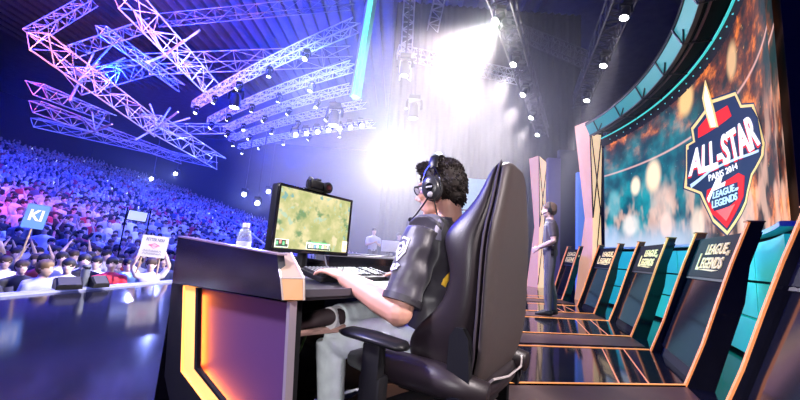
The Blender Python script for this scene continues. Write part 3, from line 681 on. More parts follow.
    for k in range(5):
        a = 2 * pi * k / 5 + .5; d = V((cos(a), sin(a), 0))
        m = MB(); m.tube([d * .02 + V((0, 0, .10)), d * .18 + V((0, 0, .095)), d * .32 + V((0, 0, .07))], [.035, .028, .018], 10); lg = m.build('base_leg', black, t, world=False)
        m = MB(); c_ = d * .32; s_ = V((-d.y, d.x, 0))
        for q_ in (-1, 1): m.cyl(c_ + s_ * q_ * .008 + V((0, 0, .03)), c_ + s_ * q_ * .028 + V((0, 0, .03)), .03, 14)
        m.tube([c_ + V((0, 0, .03)), c_ + V((0, 0, .07))], .008, 8); m.build('caster', blackm, lg, world=False)
    return t
chair = make_chair('large dark brown leather gaming chair seen from behind, holding the seated player', (.232, 1.462, .02), FY, 'gaming chairs at the player stations')
copy_tree(chair, None, 'gaming chair on the second deck, mostly hidden behind the large chair, only its base showing', (.70, 3.02, .02), FY - .25)
copy_tree(chair, None, 'gaming chair on the third deck, farthest of the chairs behind the large one', (.98, 4.55, .02), FY - .3)

# ================================================================== PEOPLE
def head(mb, c, R, k=1.0, hair_i=None, skin_i=0, eye_i=None):
    """head in its own frame: x forward, y left, z up; c is the middle of the head"""
    c = V(c); P = lambda x, y, z: c + R @ V((x * k, y * k, z * k)); mb.mi = skin_i
    def e(x, y, z, a, b_, d, u=14, v=10): mb.ell(P(x, y, z), (a * k, b_ * k, d * k), R, u, v)
    e(-.012, 0, .032, .094, .075, .088); e(.028, 0, -.025, .06, .064, .082); e(.03, 0, -.072, .052, .052, .04); e(.066, 0, -.097, .02, .024, .018)
    mb.tube([P(.082, 0, .012), P(.098, 0, -.012), P(.108, 0, -.03)], [.009 * k, .012 * k, .015 * k], 10); e(.09, .012, -.034, .012, .009, .008); e(.09, -.012, -.034, .012, .009, .008)
    e(.074, 0, .03, .018, .05, .012); e(.083, 0, -.06, .012, .024, .007); e(.08, 0, -.071, .012, .02, .008); e(.06, .04, -.02, .025, .02, .022); e(.06, -.04, -.02, .025, .02, .022)
    for s in (1, -1): e(-.008, s * .077, -.008, .02, .008, .032)
    if eye_i is not None:
        mb.mi = eye_i
        for s in (1, -1): e(.077, s * .031, .008, .012, .015, .009)
        mb.mi = skin_i
def hand(mb, w, d, pn, k=1.0, curl=.5, side=1, spread=.12):
    """w wrist, d direction to the knuckles, pn palm normal (down), side=+1 when the thumb lies at d x pn"""
    d = V(d).normalized(); pn = V(pn); pn = (pn - d * pn.dot(d)).normalized(); t = d.cross(pn) * side; w = V(w)
    L = lambda a, b_, c: w + d * (a * k) + t * (b_ * k) + pn * (c * k)
    mb.loft([L(x, 0, c) for x, c in ((-.02, 0), (.02, -.002), (.06, -.006), (.09, -.004))], [t * h * k for h in (.026, .034, .041, .040)], [pn * h * k for h in (.02, .018, .016, .012)], 12)
    for i, (y, ln, cu) in enumerate(((.031, .072, 0), (.010, .08, .05), (-.011, .074, .1), (-.031, .058, -.1))):
        a = 0; p = L(.082, y, -.005); pts = [L(.05, y * .9, -.004), p]; dirv = V((1, spread * y * 20, 0))
        for sgm, f in enumerate((.45, .30, .25)):
            a += (curl + cu) * (.55, .75, .6)[sgm]
            p = p + (d * cos(a) * k + t * (spread * y * 8) * k + pn * sin(a) * k) * ln * f; pts.append(p.copy())
        mb.tube(pts, [.010 * k, .0098 * k, .009 * k, .0082 * k, .0066 * k], 8)
    mb.tube([L(.01, .02, .0), L(.035, .042, .006), L(.062, .056, .014), L(.085, .060, .02)], [.014 * k, .0125 * k, .011 * k, .008 * k], 8)

class J: pass
F_ = V((-.86, .51, 0)).normalized(); L_f = V((-F_.y, F_.x, 0)); Z_ = V((0, 0, 1))
pl = thing('person', 'seated player in charcoal jersey and pale jeans typing at the desk', 'person', (.17, 1.46, 0))
pel = V((.185, 1.455, .575)); waist = V((.175, 1.462, .73)); chest = V((.172, 1.466, .91)); neckb = V((.182, 1.472, 1.02)); hc = V((.176, 1.49, 1.172))
shL = V((.098, 1.315, .965)); elL = V((.026, 1.24, .692)); wrL = V((-.205, 1.42, .775))
shR = V((.245, 1.62, .965)); elR = V((.30, 1.70, .73)); wrR = V((.085, 1.735, .785))
hipL = pel + L_f * .085 - V((0, 0, .01)); hipR = pel - L_f * .085 - V((0, 0, .01))
knL = V((-.245, 1.535, .505)); anL = V((-.20, 1.50, .10)); knR = V((-.02, 1.86, .60)); anR = V((-.235, 1.475, .605))
HF = (F_ * .97 + V((-.10, -.02, -.13))).normalized(); HR = basis(HF)
body = MB(); body.mi = 0
head(body, hc, HR, 1.05, None, 0, 1)
body.tube([hc + HR @ V((-.03, 0, -.05)), hc + HR @ V((-.035, 0, -.11)), neckb + V((0, 0, -.03))], [.056, .056, .066], 14)
lo = lambda mb, pts, a, b_, n=18: mb.loft([p for p in pts], [L_f * x for x in a], [F_ * x for x in b_], n)
lo(body, [pel - Z_ * .06, pel, waist, chest, neckb - Z_ * .03, neckb + Z_ * .01], [.13, .15, .13, .14, .09, .05], [.09, .1, .09, .09, .06, .05])
body.tube([shL - L_f * .03, shL, elL.lerp(shL, .5), elL], [.035, .04, .048, .050], 14); body.tube([elL, elL.lerp(wrL, .3), elL.lerp(wrL, .75), wrL], [.051, .052, .038, .029], 14)
body.tube([shR + L_f * .03, shR, elR.lerp(shR, .5), elR], [.035, .04, .045, .04], 14); body.tube([elR, elR.lerp(wrR, .3), elR.lerp(wrR, .75), wrR], [.04, .042, .032, .026], 14)
body.ell(elL, (.052, .052, .054)); body.ell(elR, (.042, .042, .044))
hand(body, wrL, V((-.80, .52, .12)), (-.1, 0, -1), 1.0, .62, -1, .2)
hand(body, wrR, V((-.85, .40, -.02)), (.1, 0, -1), 1.0, .5, 1)
for h, kn, an in ((hipL, knL, anL), (hipR, knR, anR)): body.tube([h, h.lerp(kn, .5), kn], [.08, .065, .05], 12); body.tube([kn, kn.lerp(an, .35), an], [.05, .052, .034], 12)
fuse(body, 'body', [skin, mat('eye', (.35, .3, .3), .2)], .0045, pl, 3)
# jersey
sm = MB(); sm.mi = 0
lo(sm, [pel - Z_ * .03, pel + Z_ * .05, waist, chest - Z_ * .06, chest, neckb - Z_ * .06, neckb - Z_ * .015, neckb + Z_ * .02], [.168, .172, .158, .170, .182, .182, .135, .075], [.13, .13, .118, .118, .118, .108, .088, .068], 22)
def arm_sleeve(a, b_, f): 
    e = a.lerp(b_, f)
    sm.tube([a - (b_ - a).normalized() * .01 , a.lerp(b_, .25), a.lerp(b_, .6), e], [.074, .076, .071, .069], 16)
for s_, a, b_ in ((1, shL, elL), (-1, shR, elR)):
    sm.tube([neckb + L_f * s_ * .03 - Z_ * .045, neckb.lerp(a, .6) - Z_ * .004, a + Z_ * .004], [.07, .074, .074], 14); arm_sleeve(a, b_, .90)
ph = [random.random() * 6 for _ in range(6)]
def folds(co):
    w = pl.matrix_basis @ co
    a = sin(w.z * 62 + w.y * 30 + ph[0]) * .0034 + sin(w.x * 55 - w.z * 38 + ph[1]) * .003
    return co + V((a * .7, -a * .7, 0))
jersey = fuse(sm, 'jersey', [shirtm], .007, pl, 5, displace=folds)
ua = (elL - shL).normalized(); outn = (L_f + V((0, 0, .0)) - ua * L_f.dot(ua)).normalized(); fr_ = ua.cross(outn); 
m = MB(); e_ = shL.lerp(elL, .88)
m.tube([e_ - ua * .012, e_ + ua * .010], [.0735, .0735], 20); m.build('sleeve_cuff', mat('cuff black', (.022, .02, .026), .5), jersey)
# collar
m = MB(); m.loft([neckb - Z_ * .022, neckb + Z_ * .012, neckb + Z_ * .03 - F_ * .004], [L_f * .098, L_f * .076, L_f * .07], [F_ * .09, F_ * .072, F_ * .068], 20, caps=False); cl = m.build('collar', mat('collar', (.07, .062, .09), .45), jersey, ang=80); cl.modifiers.new('t', 'SOLIDIFY').thickness = .006
# sleeve badge: white shield outline with a round letter, and a small mark below
def on_sleeve(u, v, off=.0):      # u across (towards the front), v down the arm, metres
    a = u / .073; p = shL + ua * v; nrm = outn * cos(a) + (F_ - ua * F_.dot(ua)).normalized() * sin(a)
    return p + nrm * (.0745 + off)
def ribbon(mb, pts, wd, off=.0015):
    for p, q_ in zip(pts, pts[1:]):
        d = V((q_[0] - p[0], q_[1] - p[1])); d.normalize(); n2 = V((-d.y, d.x)) * wd / 2; d *= wd * .3
        c = [(p[0] - d.x + n2.x, p[1] - d.y + n2.y), (q_[0] + d.x + n2.x, q_[1] + d.y + n2.y), (q_[0] + d.x - n2.x, q_[1] + d.y - n2.y), (p[0] - d.x - n2.x, p[1] - d.y - n2.y)]
        mb.hexa([on_sleeve(*x, off) for x in c], [on_sleeve(*x, off + .002) for x in c])
bw_ = mat('badge white', (.85, .82, .88), .6)
m = MB(); u0_ = .034
m_sh = [(u0_ - .026, .055), (u0_ + .004, .045), (u0_ + .024, .055), (u0_ + .022, .10), (u0_ - .002, .135), (u0_ - .024, .105), (u0_ - .026, .055)]
ribbon(m, m_sh, .007)
ribbon(m, [(u0_ + .012, .07), (u0_ - .004, .066), (u0_ - .013, .08), (u0_ - .012, .10), (u0_, .11), (u0_ + .011, .102), (u0_ + .011, .09), (u0_ + .001, .09)], .008)
m.build('sleeve_badge', bw_, jersey)
m = MB(); ribbon(m, [(u0_ - .02, .155), (u0_ - .008, .15), (u0_ - .014, .165), (u0_ - .002, .168)], .007); ribbon(m, [(u0_ + .004, .152), (u0_ + .018, .152), (u0_ + .02, .17), (u0_ + .006, .172), (u0_ + .004, .152)], .006); m.build('sleeve_mark', bw_, jersey)
# yellow side stripe on the back of the jersey
bsh = BVHTree.FromPolygons([jersey.matrix_world @ v.co for v in jersey.data.vertices], [tuple(p.vertices) for p in jersey.data.polygons]) if False else None
jm = pl.matrix_basis; jt = BVHTree.FromPolygons([jm @ v.co for v in jersey.data.vertices], [tuple(p.vertices) for p in jersey.data.polygons])
def hit(x, y):
    d = ray(x, y).normalized(); h = jt.ray_cast(CAM, d)
    return (h[0] + h[1] * .0035) if h[0] is not None else None
for nm, pxl, wd, m_c in (('jersey_stripe', [(443, 286), (445, 281), (449, 276), (453, 272), (457, 269)], .011, mat('jersey yellow', (.85, .52, .03), .5)), ('shoulder_panel', [(446, 214), (441, 222), (438, 231), (437, 240)], .016, mat('jersey grey', (.30, .28, .38), .5)), ('shoulder_panel', [(470, 213), (464, 216), (459, 222)], .02, mat('jersey pale', (.6, .58, .66), .5))):
    pts = [p for p in (hit(*q_) for q_ in pxl) if p is not None]
    if len(pts) > 1: MB().tube(pts, wd, 10, flat=.22, side=(pts[1] - pts[0]).cross(V((.3, -1, 0)))).build(nm, m_c, jersey, ang=80)
# jeans
jn = MB(); jn.mi = 0
lo(jn, [pel - Z_ * .075, pel - Z_ * .04, pel + Z_ * .03, pel + Z_ * .09], [.14, .165, .168, .158], [.1, .125, .125, .118], 20)
for h, kn, an, s_ in ((hipL, knL, anL, 1), (hipR, knR, anR, -1)):
    jn.tube([h - F_ * .03, h.lerp(kn, .3), h.lerp(kn, .7), kn], [.098, .094, .078, .068], 18); e_ = kn.lerp(an, .95)
    jn.tube([kn, kn.lerp(an, .3), kn.lerp(an, .7), e_], [.066, .060, .052, .052], 18)
def folds2(co):
    w = pl.matrix_basis @ co; kd = min((w - knL).length, (w - hipL).length, (w - knR).length)
    a = sin(w.z * 95 + w.x * 70) * .0035 * max(.25, 1 - kd * 4) + sin(w.x * 60 + w.y * 88 + 1) * .0022
    return co + V((0, -a, a * .4))
fuse(jn, 'jeans', [denim], .008, pl, 4, displace=folds2)
# shoes: the raised right one rests across the left knee
def shoe(an, d, up, name='shoe', ankle=True):
    d = V(d).normalized(); up = V(up); up = (up - d * up.dot(d)).normalized(); s = d.cross(up); h = .06
    m = MB(); X = (-.07, -.055, .0, .06, .13, .185, .205)
    m.loft([an + d * x + up * (z - h) for x, z in zip(X, (.035, .04, .045, .035, .026, .022, .015))], [s * w for w in (.02, .034, .036, .042, .047, .036, .012)], [up * q_ for q_ in (.022, .034, .038, .030, .023, .017, .008)], 16)
    if ankle: m.tube([an - up * .03, an + up * .02], [.045, .043], 14)
    sh = m.build(name, mat('shoe dark', (.035, .018, .022), .7, var=.3), pl, ang=60, subsurf=1)
    m = MB(); m.loft([an + d * x - up * (h + .002) for x in (-.075, -.06, 0, .06, .13, .19, .212)], [s * w for w in (.02, .036, .037, .044, .049, .038, .012)], [up * q_ for q_ in (.012,) * 7], 16, sq=.5); m.build('shoe_sole', mat('sole rim', (.50, .30, .26), .6), sh)
    if not ankle: return sh
    m = MB(); m.tube([an + up * .0, an + up * .018], [.047, .045], 16); m.build('shoe_collar', mat('sock white', (.75, .72, .75), .7), sh)
    return sh
shoe(anR + V((-.02, -.02, .02)), (-.95, -.12, -.10), (.1, -.35, 1), ankle=False)
sd_ = (knR - anR).normalized(); MB().tube([anR - sd_ * .03, anR + sd_ * .05], [.044, .046], 16).build('sock', mat('sock white', (.75, .72, .75), .7), pl)
shoe(anL - Z_ * .0, (-.85, .5, 0), (0, 0, 1))
# hair
hp = lambda x, y, z: hc + HR @ (V((x, y, z)) * 1.06)
hm_ = MB()
for x, y, z, a, b_, c in ((-.016, 0, .055, .098, .083, .082), (-.045, 0, .02, .072, .081, .085), (-.06, 0, -.03, .045, .062, .05), (.045, 0, .098, .045, .06, .028), (.066, .008, .102, .026, .042, .02), (-.015, .07, .02, .03, .014, .05), (-.015, -.07, .02, .03, .014, .05)): hm_.ell(hp(x, y, z), (a, b_, c), HR, 18, 12)
rnd = random.Random(3)
def tuft(co):
    return co + V((sin(co.x * 160 + co.z * 130), sin(co.y * 170 + co.x * 90), sin(co.z * 190 + co.y * 120))) * .0022
hair = fuse(hm_, 'hair', [hairm], .006, pl, 2, displace=tuft)
sp = MB()
hpl = [(pl.matrix_basis @ p.center, p.normal.copy()) for p in hair.data.polygons]
for k in range(1900):
    c_, n_ = rnd.choice(hpl); lc = HR.transposed() @ (c_ - hc); ln_ = HR.transposed() @ n_
    if (lc.x > .075 and lc.z < .07) or (lc.x > .03 and lc.z < .02): continue
    front = lc.x > .03
    g_ = V((.8, rnd.uniform(-.3, .3), .5)) if front else (V((-.3, rnd.uniform(-.3, .3), -.8)) if lc.z < .07 else V((.0, rnd.uniform(-.5, .5), .35)))
    dn = HR @ (ln_ * .6 + g_).normalized(); ln = rnd.uniform(.011, .02) * (1.3 if front else 1)
    b0_ = c_ - n_ * .004; sp.tube([b0_, b0_ + dn * ln * .55, b0_ + (dn - n_ * .15) * ln], [.0034, .0026, .0005], 4)
sp.build('hair_strands', hairm, hair, ang=80)

# headset and glasses (worn, lift off)
hs = thing('headset', 'black over-ear headset with wire yoke and boom microphone on the seated player\'s head', 'headset', hp(0, .09, 0))
for s_ in (1, -1):
    A = HR @ Matrix(((1, 0, 0), (0, 0, s_), (0, 1, 0))).transposed() if False else None
    yv = HR @ V((0, s_, 0)); xv = HR @ V((1, 0, 0)); zv = HR @ V((0, 0, 1))
    def cup(o, prof, kx=1.0, kz=1.25, n=26):
        mm = MB(); mm.loft([o + yv * h for r, h in prof], [xv * max(r, .0005) * kx for r, h in prof], [zv * max(r, .0005) * kz for r, h in prof], n); return mm
    oc = hp(.002, s_ * .078, -.008)
    c1 = cup(oc, [(0, -.004), (.036, -.004), (.043, .006), (.043, .018), (.036, .024), (0, .024)]).build('ear_cushion', mat('cushion', (.02, .018, .02), .6), hs, ang=60)
    c2 = cup(oc, [(0, .02), (.038, .02), (.041, .028), (.038, .042), (.028, .05), (0, .052)]).build('ear_cup', mat('cup plastic', (.03, .03, .036), .32), hs, ang=50)
    cup(oc, [(0, .051), (.019, .0515), (.018, .0545), (0, .055)], .9, .9).build('cup_disc', gloss, c2)
    MB().box(oc + yv * .0555 , (.026, .0025, .006), HR).build('cup_mark', mat('mark grey', (.5, .5, .55), .4), c2)
    m = MB()
    for x in (-.042, .036): m.tube([oc + yv * .03 + xv * x + zv * -.01, oc + yv * .034 + xv * x + zv * .035, oc + yv * .026 + xv * x * .55 + zv * .078, oc + yv * .016 + zv * .105], .0032, 6)
    m.build('wire_yoke', chrome, hs)
m = MB(); arc = []
for k in range(13):
    a = pi * (k / 12); arc.append(hp(-.006, .094 * cos(a), .075 + .075 * sin(a)))
m.tube(arc, .02, 10, flat=.35, side=HR @ V((1, 0, 0))); m.build('headband', black, hs, ang=80)
m = MB(); m.tube([a + (a - hp(-.006, 0, .07)).normalized() * .006 for a in arc[3:10]], .0135, 10, flat=.5, side=HR @ V((1, 0, 0))); m.build('headband_pad', mat('band pad', (.16, .2, .24), .4), hs, ang=80)
m = MB(); m.tube([hp(.0, .128, -.04), hp(.03, .122, -.072), hp(.07, .105, -.105), hp(.105, .075, -.118)], [.0042, .0035, .0035, .0035], 8); bm_ = m.build('microphone_boom', black, hs, ang=80)
m = MB(); m.ell(hp(.112, .066, -.118), (.012, .012, .011), HR, 12, 8); m.build('microphone_tip', blackm, bm_, ang=180)
MB().ell(hp(.0, .128, -.038), (.012, .006, .012), HR, 12, 8).build('boom_pivot', mat('pivot grey', (.35, .33, .36), .35), hs)
m = MB(); m.tube([hp(-.01, .115, -.05), hp(-.015, .10, -.12), hp(-.03, .09, -.2), hp(.02, .10, -.33)], .003, 6); m.build('headset_cord', black, hs)
gl = thing('glasses', 'black-framed glasses on the seated player\'s face, temple tucked under the headset', 'glasses', hp(.1, 0, .01))
for s_ in (1, -1):
    m = MB(); ring_ = [hp(.094, s_ * (.033 + .026 * cos(a)), .006 + .017 * sin(a)) for a in [2 * pi * k / 16 for k in range(17)]]
    m.tube(ring_, .0026, 6, caps=False); m.build('rim', black, gl, ang=80)
    m = MB(); m.tube([hp(.094, s_ * .058, .010), hp(.085, s_ * .075, .012), hp(.0, s_ * .08, .012)], .0042, 6); m.build('temple', black, gl)
    m = MB(); m.slab([hp(.0935, s_ * (.033 + .025 * cos(a)), .006 + .016 * sin(a)) for a in [2 * pi * k / 14 for k in range(14)]], HR @ V((.0012, 0, 0)))
    m.build('lens', wat, gl)
MB().tube([hp(.094, .008, .010), hp(.097, 0, .012), hp(.094, -.008, .010)], .0026, 6).build('bridge', black, gl)

# ---- standing figures
def figure(base, F, h=1.75, arms='down', voxel=.016, mats=None, name='person', label='', group=None, parts=True, hair=True, sit=False, smooth=3, as_thing=True):
    """whole-body figure at the origin facing +x; returns the object"""
    s = h / 1.75; m = MB(); Zs = lambda z: z * s
    P = lambda x, y, z: V((x * s, y * s, z * s))
    m.mi = 0
    m.loft([P(0, 0, .98), P(0, 0, 1.08), P(-.01, 0, 1.25), P(-.005, 0, 1.38), P(0, 0, 1.46), P(0, 0, 1.49)], [V((0, y * s, 0)) for y in (.155, .15, .165, .19, .15, .06)], [V((x * s, 0, 0)) for x in (.11, .105, .12, .11, .08, .06)], 16)
    m.mi = 1; m.tube([P(0, 0, 1.44), P(.01, 0, 1.56)], [.058 * s, .052 * s], 12); head(m, P(.025, 0, 1.635), Matrix.Identity(3), s, None, 1)
    m.mi = 2
    for y in (.09, -.09):
        x = .04 if y > 0 else -.05
        m.tube([P(0, y, 1.0), P(.01, y * 1.05, .72), P(.012 + x * .5, y * 1.1, .50)], [.095 * s, .08 * s, .062 * s], 12); m.tube([P(.012 + x * .5, y * 1.1, .5), P(-.01 + x, y * 1.1, .3), P(-.02 + x, y * 1.1, .09)], [.062 * s, .06 * s, .046 * s], 12)
        m.mi = 4; m.loft([P(-.08 + x, y * 1.1, .05), P(-.05 + x, y * 1.1, .055), P(.02 + x, y * 1.12, .055), P(.12 + x, y * 1.2, .035), P(.175 + x, y * 1.25, .025)], [V((0, w * s, 0)) for w in (.02, .038, .042, .045, .02)], [V((0, 0, w * s)) for w in (.03, .05, .052, .034, .018)], 12); m.mi = 2
    m.loft([P(0, 0, .92), P(0, 0, 1.02)], [V((0, .16 * s, 0))] * 2, [V((.11 * s, 0, 0))] * 2, 14)
    A = {'down': [((0, .2, 1.40), (-.02, .25, 1.13), (.06, .24, .90)), ((0, -.2, 1.40), (-.02, -.25, 1.13), (.06, -.24, .90))],
         'waist': [((0, .2, 1.40), (-.03, .25, 1.14), (.17, .13, 1.02)), ((0, -.2, 1.40), (-.03, -.25, 1.14), (.17, -.10, 1.04))],
         'phone': [((0, .2, 1.40), (.08, .25, 1.18), (.26, .12, 1.40)), ((0, -.2, 1.40), (-.02, -.25, 1.13), (.06, -.24, .90))],
         'up': [((0, .2, 1.42), (.05, .30, 1.62), (.10, .20, 1.88)), ((0, -.2, 1.42), (.05, -.30, 1.62), (.10, -.2, 1.88))],
         'clap': [((0, .2, 1.40), (.05, .25, 1.15), (.28, .03, 1.25)), ((0, -.2, 1.40), (.05, -.25, 1.15), (.28, -.03, 1.25))],
         'sign': [((0, .2, 1.42), (.12, .27, 1.35), (.2, .24, 1.62)), ((0, -.2, 1.42), (.12, -.27, 1.35), (.2, -.24, 1.62))]}[arms]
    for k, (a, e, w) in enumerate(A):
        a, e, w = P(*a), P(*e), P(*w); m.mi = 0; m.tube([a * .8 + P(0, 0, 1.40) * .2, a, a.lerp(e, .75)], [.06 * s, .064 * s, .055 * s], 12)
        m.mi = 1; m.tube([a.lerp(e, .6), e, e.lerp(w, .3), w], [.046 * s, .041 * s, .042 * s, .027 * s], 10)
        d = (w - e).normalized()
        if voxel < .012: hand(m, w, d, (0, -1 if k == 0 else 1, -.3), s, .5, 1 if k else -1)
        else: m.tube([w - d * .01, w + d * .06, w + d * .15 * s], [.026 * s, .038 * s, .018 * s], 8, flat=.55)
    if hair:
        m.mi = 3
        g_ = 1.14 if voxel > .02 else 1.05
        for x, y, z, a, b_, c in ((-.018, 0, 1.70, .1 * g_, .086 * g_, .08 * g_), (-.05, 0, 1.655, .07 * g_, .084 * g_, .088 * g_)): m.ell(P(x + .025, y, z - .005), (a * s, b_ * s, c * s), None, 14, 10)
    o = fuse(m, name, mats, voxel, None, smooth)
    return o
sk2 = mat('skin pale', (.62, .42, .36), .55, var=.06)
tee = mat('black tee', (.055, .045, .055), .6, var=.2); trs = mat('dark grey jeans', (.11, .10, .12), .8, var=.3, bump=.3, bscale=30); shb = mat('shoe black', (.02, .02, .02), .5); hbr = mat('brown hair', (.10, .06, .04), .6, var=.3, vscale=50)
stp = atZ(545, 316, .02); 
gd = figure(stp, None, 1.86, 'waist', .0085, [tee, sk2, trs, hbr, shb]); gd.location = V((stp.x + .07, stp.y, .03)); gd.rotation_euler = (0, 0, pi - .35)
tag(gd, 'man in black shirt and dark jeans with headset standing in profile by the stations', 'person')
def small_headset(base, rz, h, label, group=None):
    t = thing('headset', label, 'headset', base, rz); s = h / 1.75; P = lambda x, y, z: V((x * s, y * s, z * s)); zc = 1.635
    for y in (1, -1): m = MB(); m.loft([P(.02, y * .078, zc), P(.02, y * .10, zc), P(.02, y * .112, zc)], [V((.034 * s, 0, 0)), V((.036 * s, 0, 0)), V((.026 * s, 0, 0))], [V((0, 0, .04 * s)), V((0, 0, .043 * s)), V((0, 0, .03 * s))], 14); m.build('ear_cup', black, t, world=False)
    m = MB(); m.tube([P(.02, .1 * cos(a), zc + .04 + .105 * sin(a)) for a in [pi * k / 10 for k in range(11)]], .012 * s, 8, flat=.5, side=(1, 0, 0)); m.build('headband', black, t, world=False)
    m = MB(); m.tube([P(.03, .11, zc - .02), P(.1, .09, zc - .06), P(.135, .05, zc - .075)], .006 * s, 6); m.ell(P(.14, .04, zc - .075), (.013, .013, .011), None, 8, 6); m.build('microphone_boom', black, t, world=False)
    return t
small_headset(gd.location, pi - .35, 1.86, 'black headset with microphone worn by the man standing by the station row')
rd = thing('belt_radio', 'small black two-way radio clipped at the standing man\'s belt', 'radio', gd.location, pi - .35)
m = MB(); m.box((-.02, .19, 1.03), (.05, .035, .11), None, .006); m.build('radio_body', black, rd, world=False); m = MB(); m.tube([(-.035, .19, 1.08), (-.035, .19, 1.17)], .006, 6); m.build('antenna', black, rd, world=False)
o2 = figure(None, None, 1.72, 'down', .0125, [mat('charcoal top', (.035, .032, .038), .7, var=.2), sk2, trs, hbr, shb]); o2.location = (2.42, 6.75, .02); o2.rotation_euler = (0, 0, pi * .8)
tag(o2, 'person in dark clothes standing behind the man with the headset, mostly hidden', 'person')

# ================================================================== AUDIENCE
GZ = -1.45
c_shirt = ramp_mat('crowd shirt', [(.75, .75, .78), (.05, .06, .1), (.5, .5, .55), (.02, .02, .03), (.8, .78, .75), (.12, .13, .2), (.45, .05, .07), (.3, .34, .42), (.03, .03, .04), (.65, .65, .7)])
c_hair = ramp_mat('crowd hair', [(.02, .015, .012), (.05, .03, .02), (.015, .012, .012), (.16, .10, .05), (.03, .02, .018)])
c_skin = mat('crowd skin', (.62, .45, .38), .6); c_trs = mat('crowd trousers', (.04, .045, .07), .8)
CM = [c_shirt, c_skin, c_trs, c_hair, shb]
protos = [figure(None, None, hh, a, .021, CM, 'person', smooth=2) for hh, a in ((1.74, 'down'), (1.68, 'phone'), (1.78, 'clap'), (1.72, 'up'), (1.8, 'down'), (1.66, 'clap'))]
face = atan2(-EO.y, -EO.x)
GRP = 'spectators packed beyond the stage edge'
LB = 'standing spectator in blue light packed in the arena crowd beyond the stage edge'
used = 0
def special(px, py, pose, label, shirt=None, hairc=None, k=.22, dz=0, name='person'):
    """a spectator one can pick out: stands where the photo shows the head"""
    p = atZ(px, py, k); od = (V((p.x, p.y, 0)) - E0).dot(EO); p = p + EO * max(0, .5 - od); o = protos[pose].copy(); COL.objects.link(o); o.name = 'person'
    o.location = (p.x, p.y, GZ + dz); o.rotation_euler = (0, 0, atan2(-p.y * .8, -p.x) + random.uniform(-.3, .3)); tag(o, label, 'person')
    for i, mm in ((0, shirt), (3, hairc)):
        if mm: o.material_slots[i].link = 'OBJECT'; o.material_slots[i].material = mm
    return o
wsh = mat('white cotton', (.85, .86, .85), .8); rsh = mat('red jersey', (.62, .03, .06), .7); bsh_ = mat('black cotton', (.015, .015, .02), .8); gsh = mat('grey hoodie', (.42, .45, .5), .8); nsh = mat('navy jacket', (.02, .03, .12), .7); csh = mat('cyan top', (.45, .75, .78), .8); psh = mat('pink top', (.8, .25, .3), .8)
hb1 = mat('hair dark', (.015, .012, .012), .6); hw = mat('white cap', (.85, .85, .85), .7); hl = mat('light hair', (.35, .22, .12), .6)
SPEC = [(69, 264, 0, 'spectator in white shirt and glasses at the front behind the floor monitor', wsh, hb1), (84, 262, 4, 'dark-haired spectator in black beside the grey post, right of the white-shirted one', bsh_, hb1),
        (97, 261, 0, 'spectator in white top just right of the grey post in the front row', wsh, hb1), (102, 243, 4, 'spectator in white cap standing tall above the front row', wsh, hw),
        (57, 253, 4, 'tall spectator in navy jacket with back turned behind the white-shirted one', nsh, hb1), (46, 262, 5, 'long-haired spectator in pale top at the left end of the front row', gsh, hb1),
        (112, 264, 2, 'spectator in red jersey at the front barrier', rsh, hb1),
        (128, 263, 0, 'spectator in cyan top right of the red jersey', csh, hb1), (134, 250, 2, 'spectator in pink top behind the cyan one', psh, hl), (140, 257, 5, 'spectator in grey hoodie with long dark hair below the white hand-lettered sign', gsh, hb1),
        (163, 262, 4, 'spectator in dark jacket at the front row end nearest the desk', nsh, hb1), (151, 263, 0, 'spectator in black between the grey hoodie and the dark jacket', bsh_, hb1)]
sp_pos = []
for (x, y, po, lab, sm_, hm2) in SPEC:
    o = special(x, y, po, lab, sm_, hm2); sp_pos.append(V((o.location.x, o.location.y)))
def rise(o): return 0 if o < 7 else (o - 7) * .27
rows = []; stuff = MB()
spots = []
o_ = 1.0; row = 0
while o_ < 36:
    n0, n1 = -14, 30
    t = n0 + random.random() * .5
    while t < n1:
        p = edge(t, o_ + random.uniform(-.12, .12)); 
        if -2.2 < p.x / max(p.y, .1) < 0.1 or (p.y < 3 and -7 < p.y): spots.append((p, o_))
        t += random.uniform(.48, .66)
    o_ += .72 if o_ < 7 else .85; row += 1
def inview(p):
    d = p - CAM; z = d.dot(FW)
    if z < .5: return False
    x = 400 + FPX * d.dot(RT) / z; y = 200 - FPX * d.dot(UP) / z
    return -4 < x < 285 and y < 292 and not (172 < x < 262 and y > 250)
near = sorted([s for s in spots if inview(V((s[0].x, s[0].y, GZ + rise(s[1]) + 1.6)))], key=lambda s: s[0].length)
near = [s for s in near if min((V((s[0].x, s[0].y)) - q_).length for q_ in sp_pos) > .42]
near_set = near[:285]; ids = {id(s) for s in near_set}
for k, (p, o) in enumerate(near_set):
    c = protos[random.choice((0, 0, 1, 2, 3, 4, 4, 5))].copy(); COL.objects.link(c)
    c.location = (p.x, p.y, GZ + rise(o)); c.rotation_euler = (0, 0, atan2(-p.y + 3, -p.x) + random.uniform(-.5, .5)); sc_ = random.uniform(.94, 1.05); c.scale = (sc_,) * 3
    tag(c, LB, 'person', GRP); c.name = 'person'
for p_ in protos: bpy.data.objects.remove(p_)
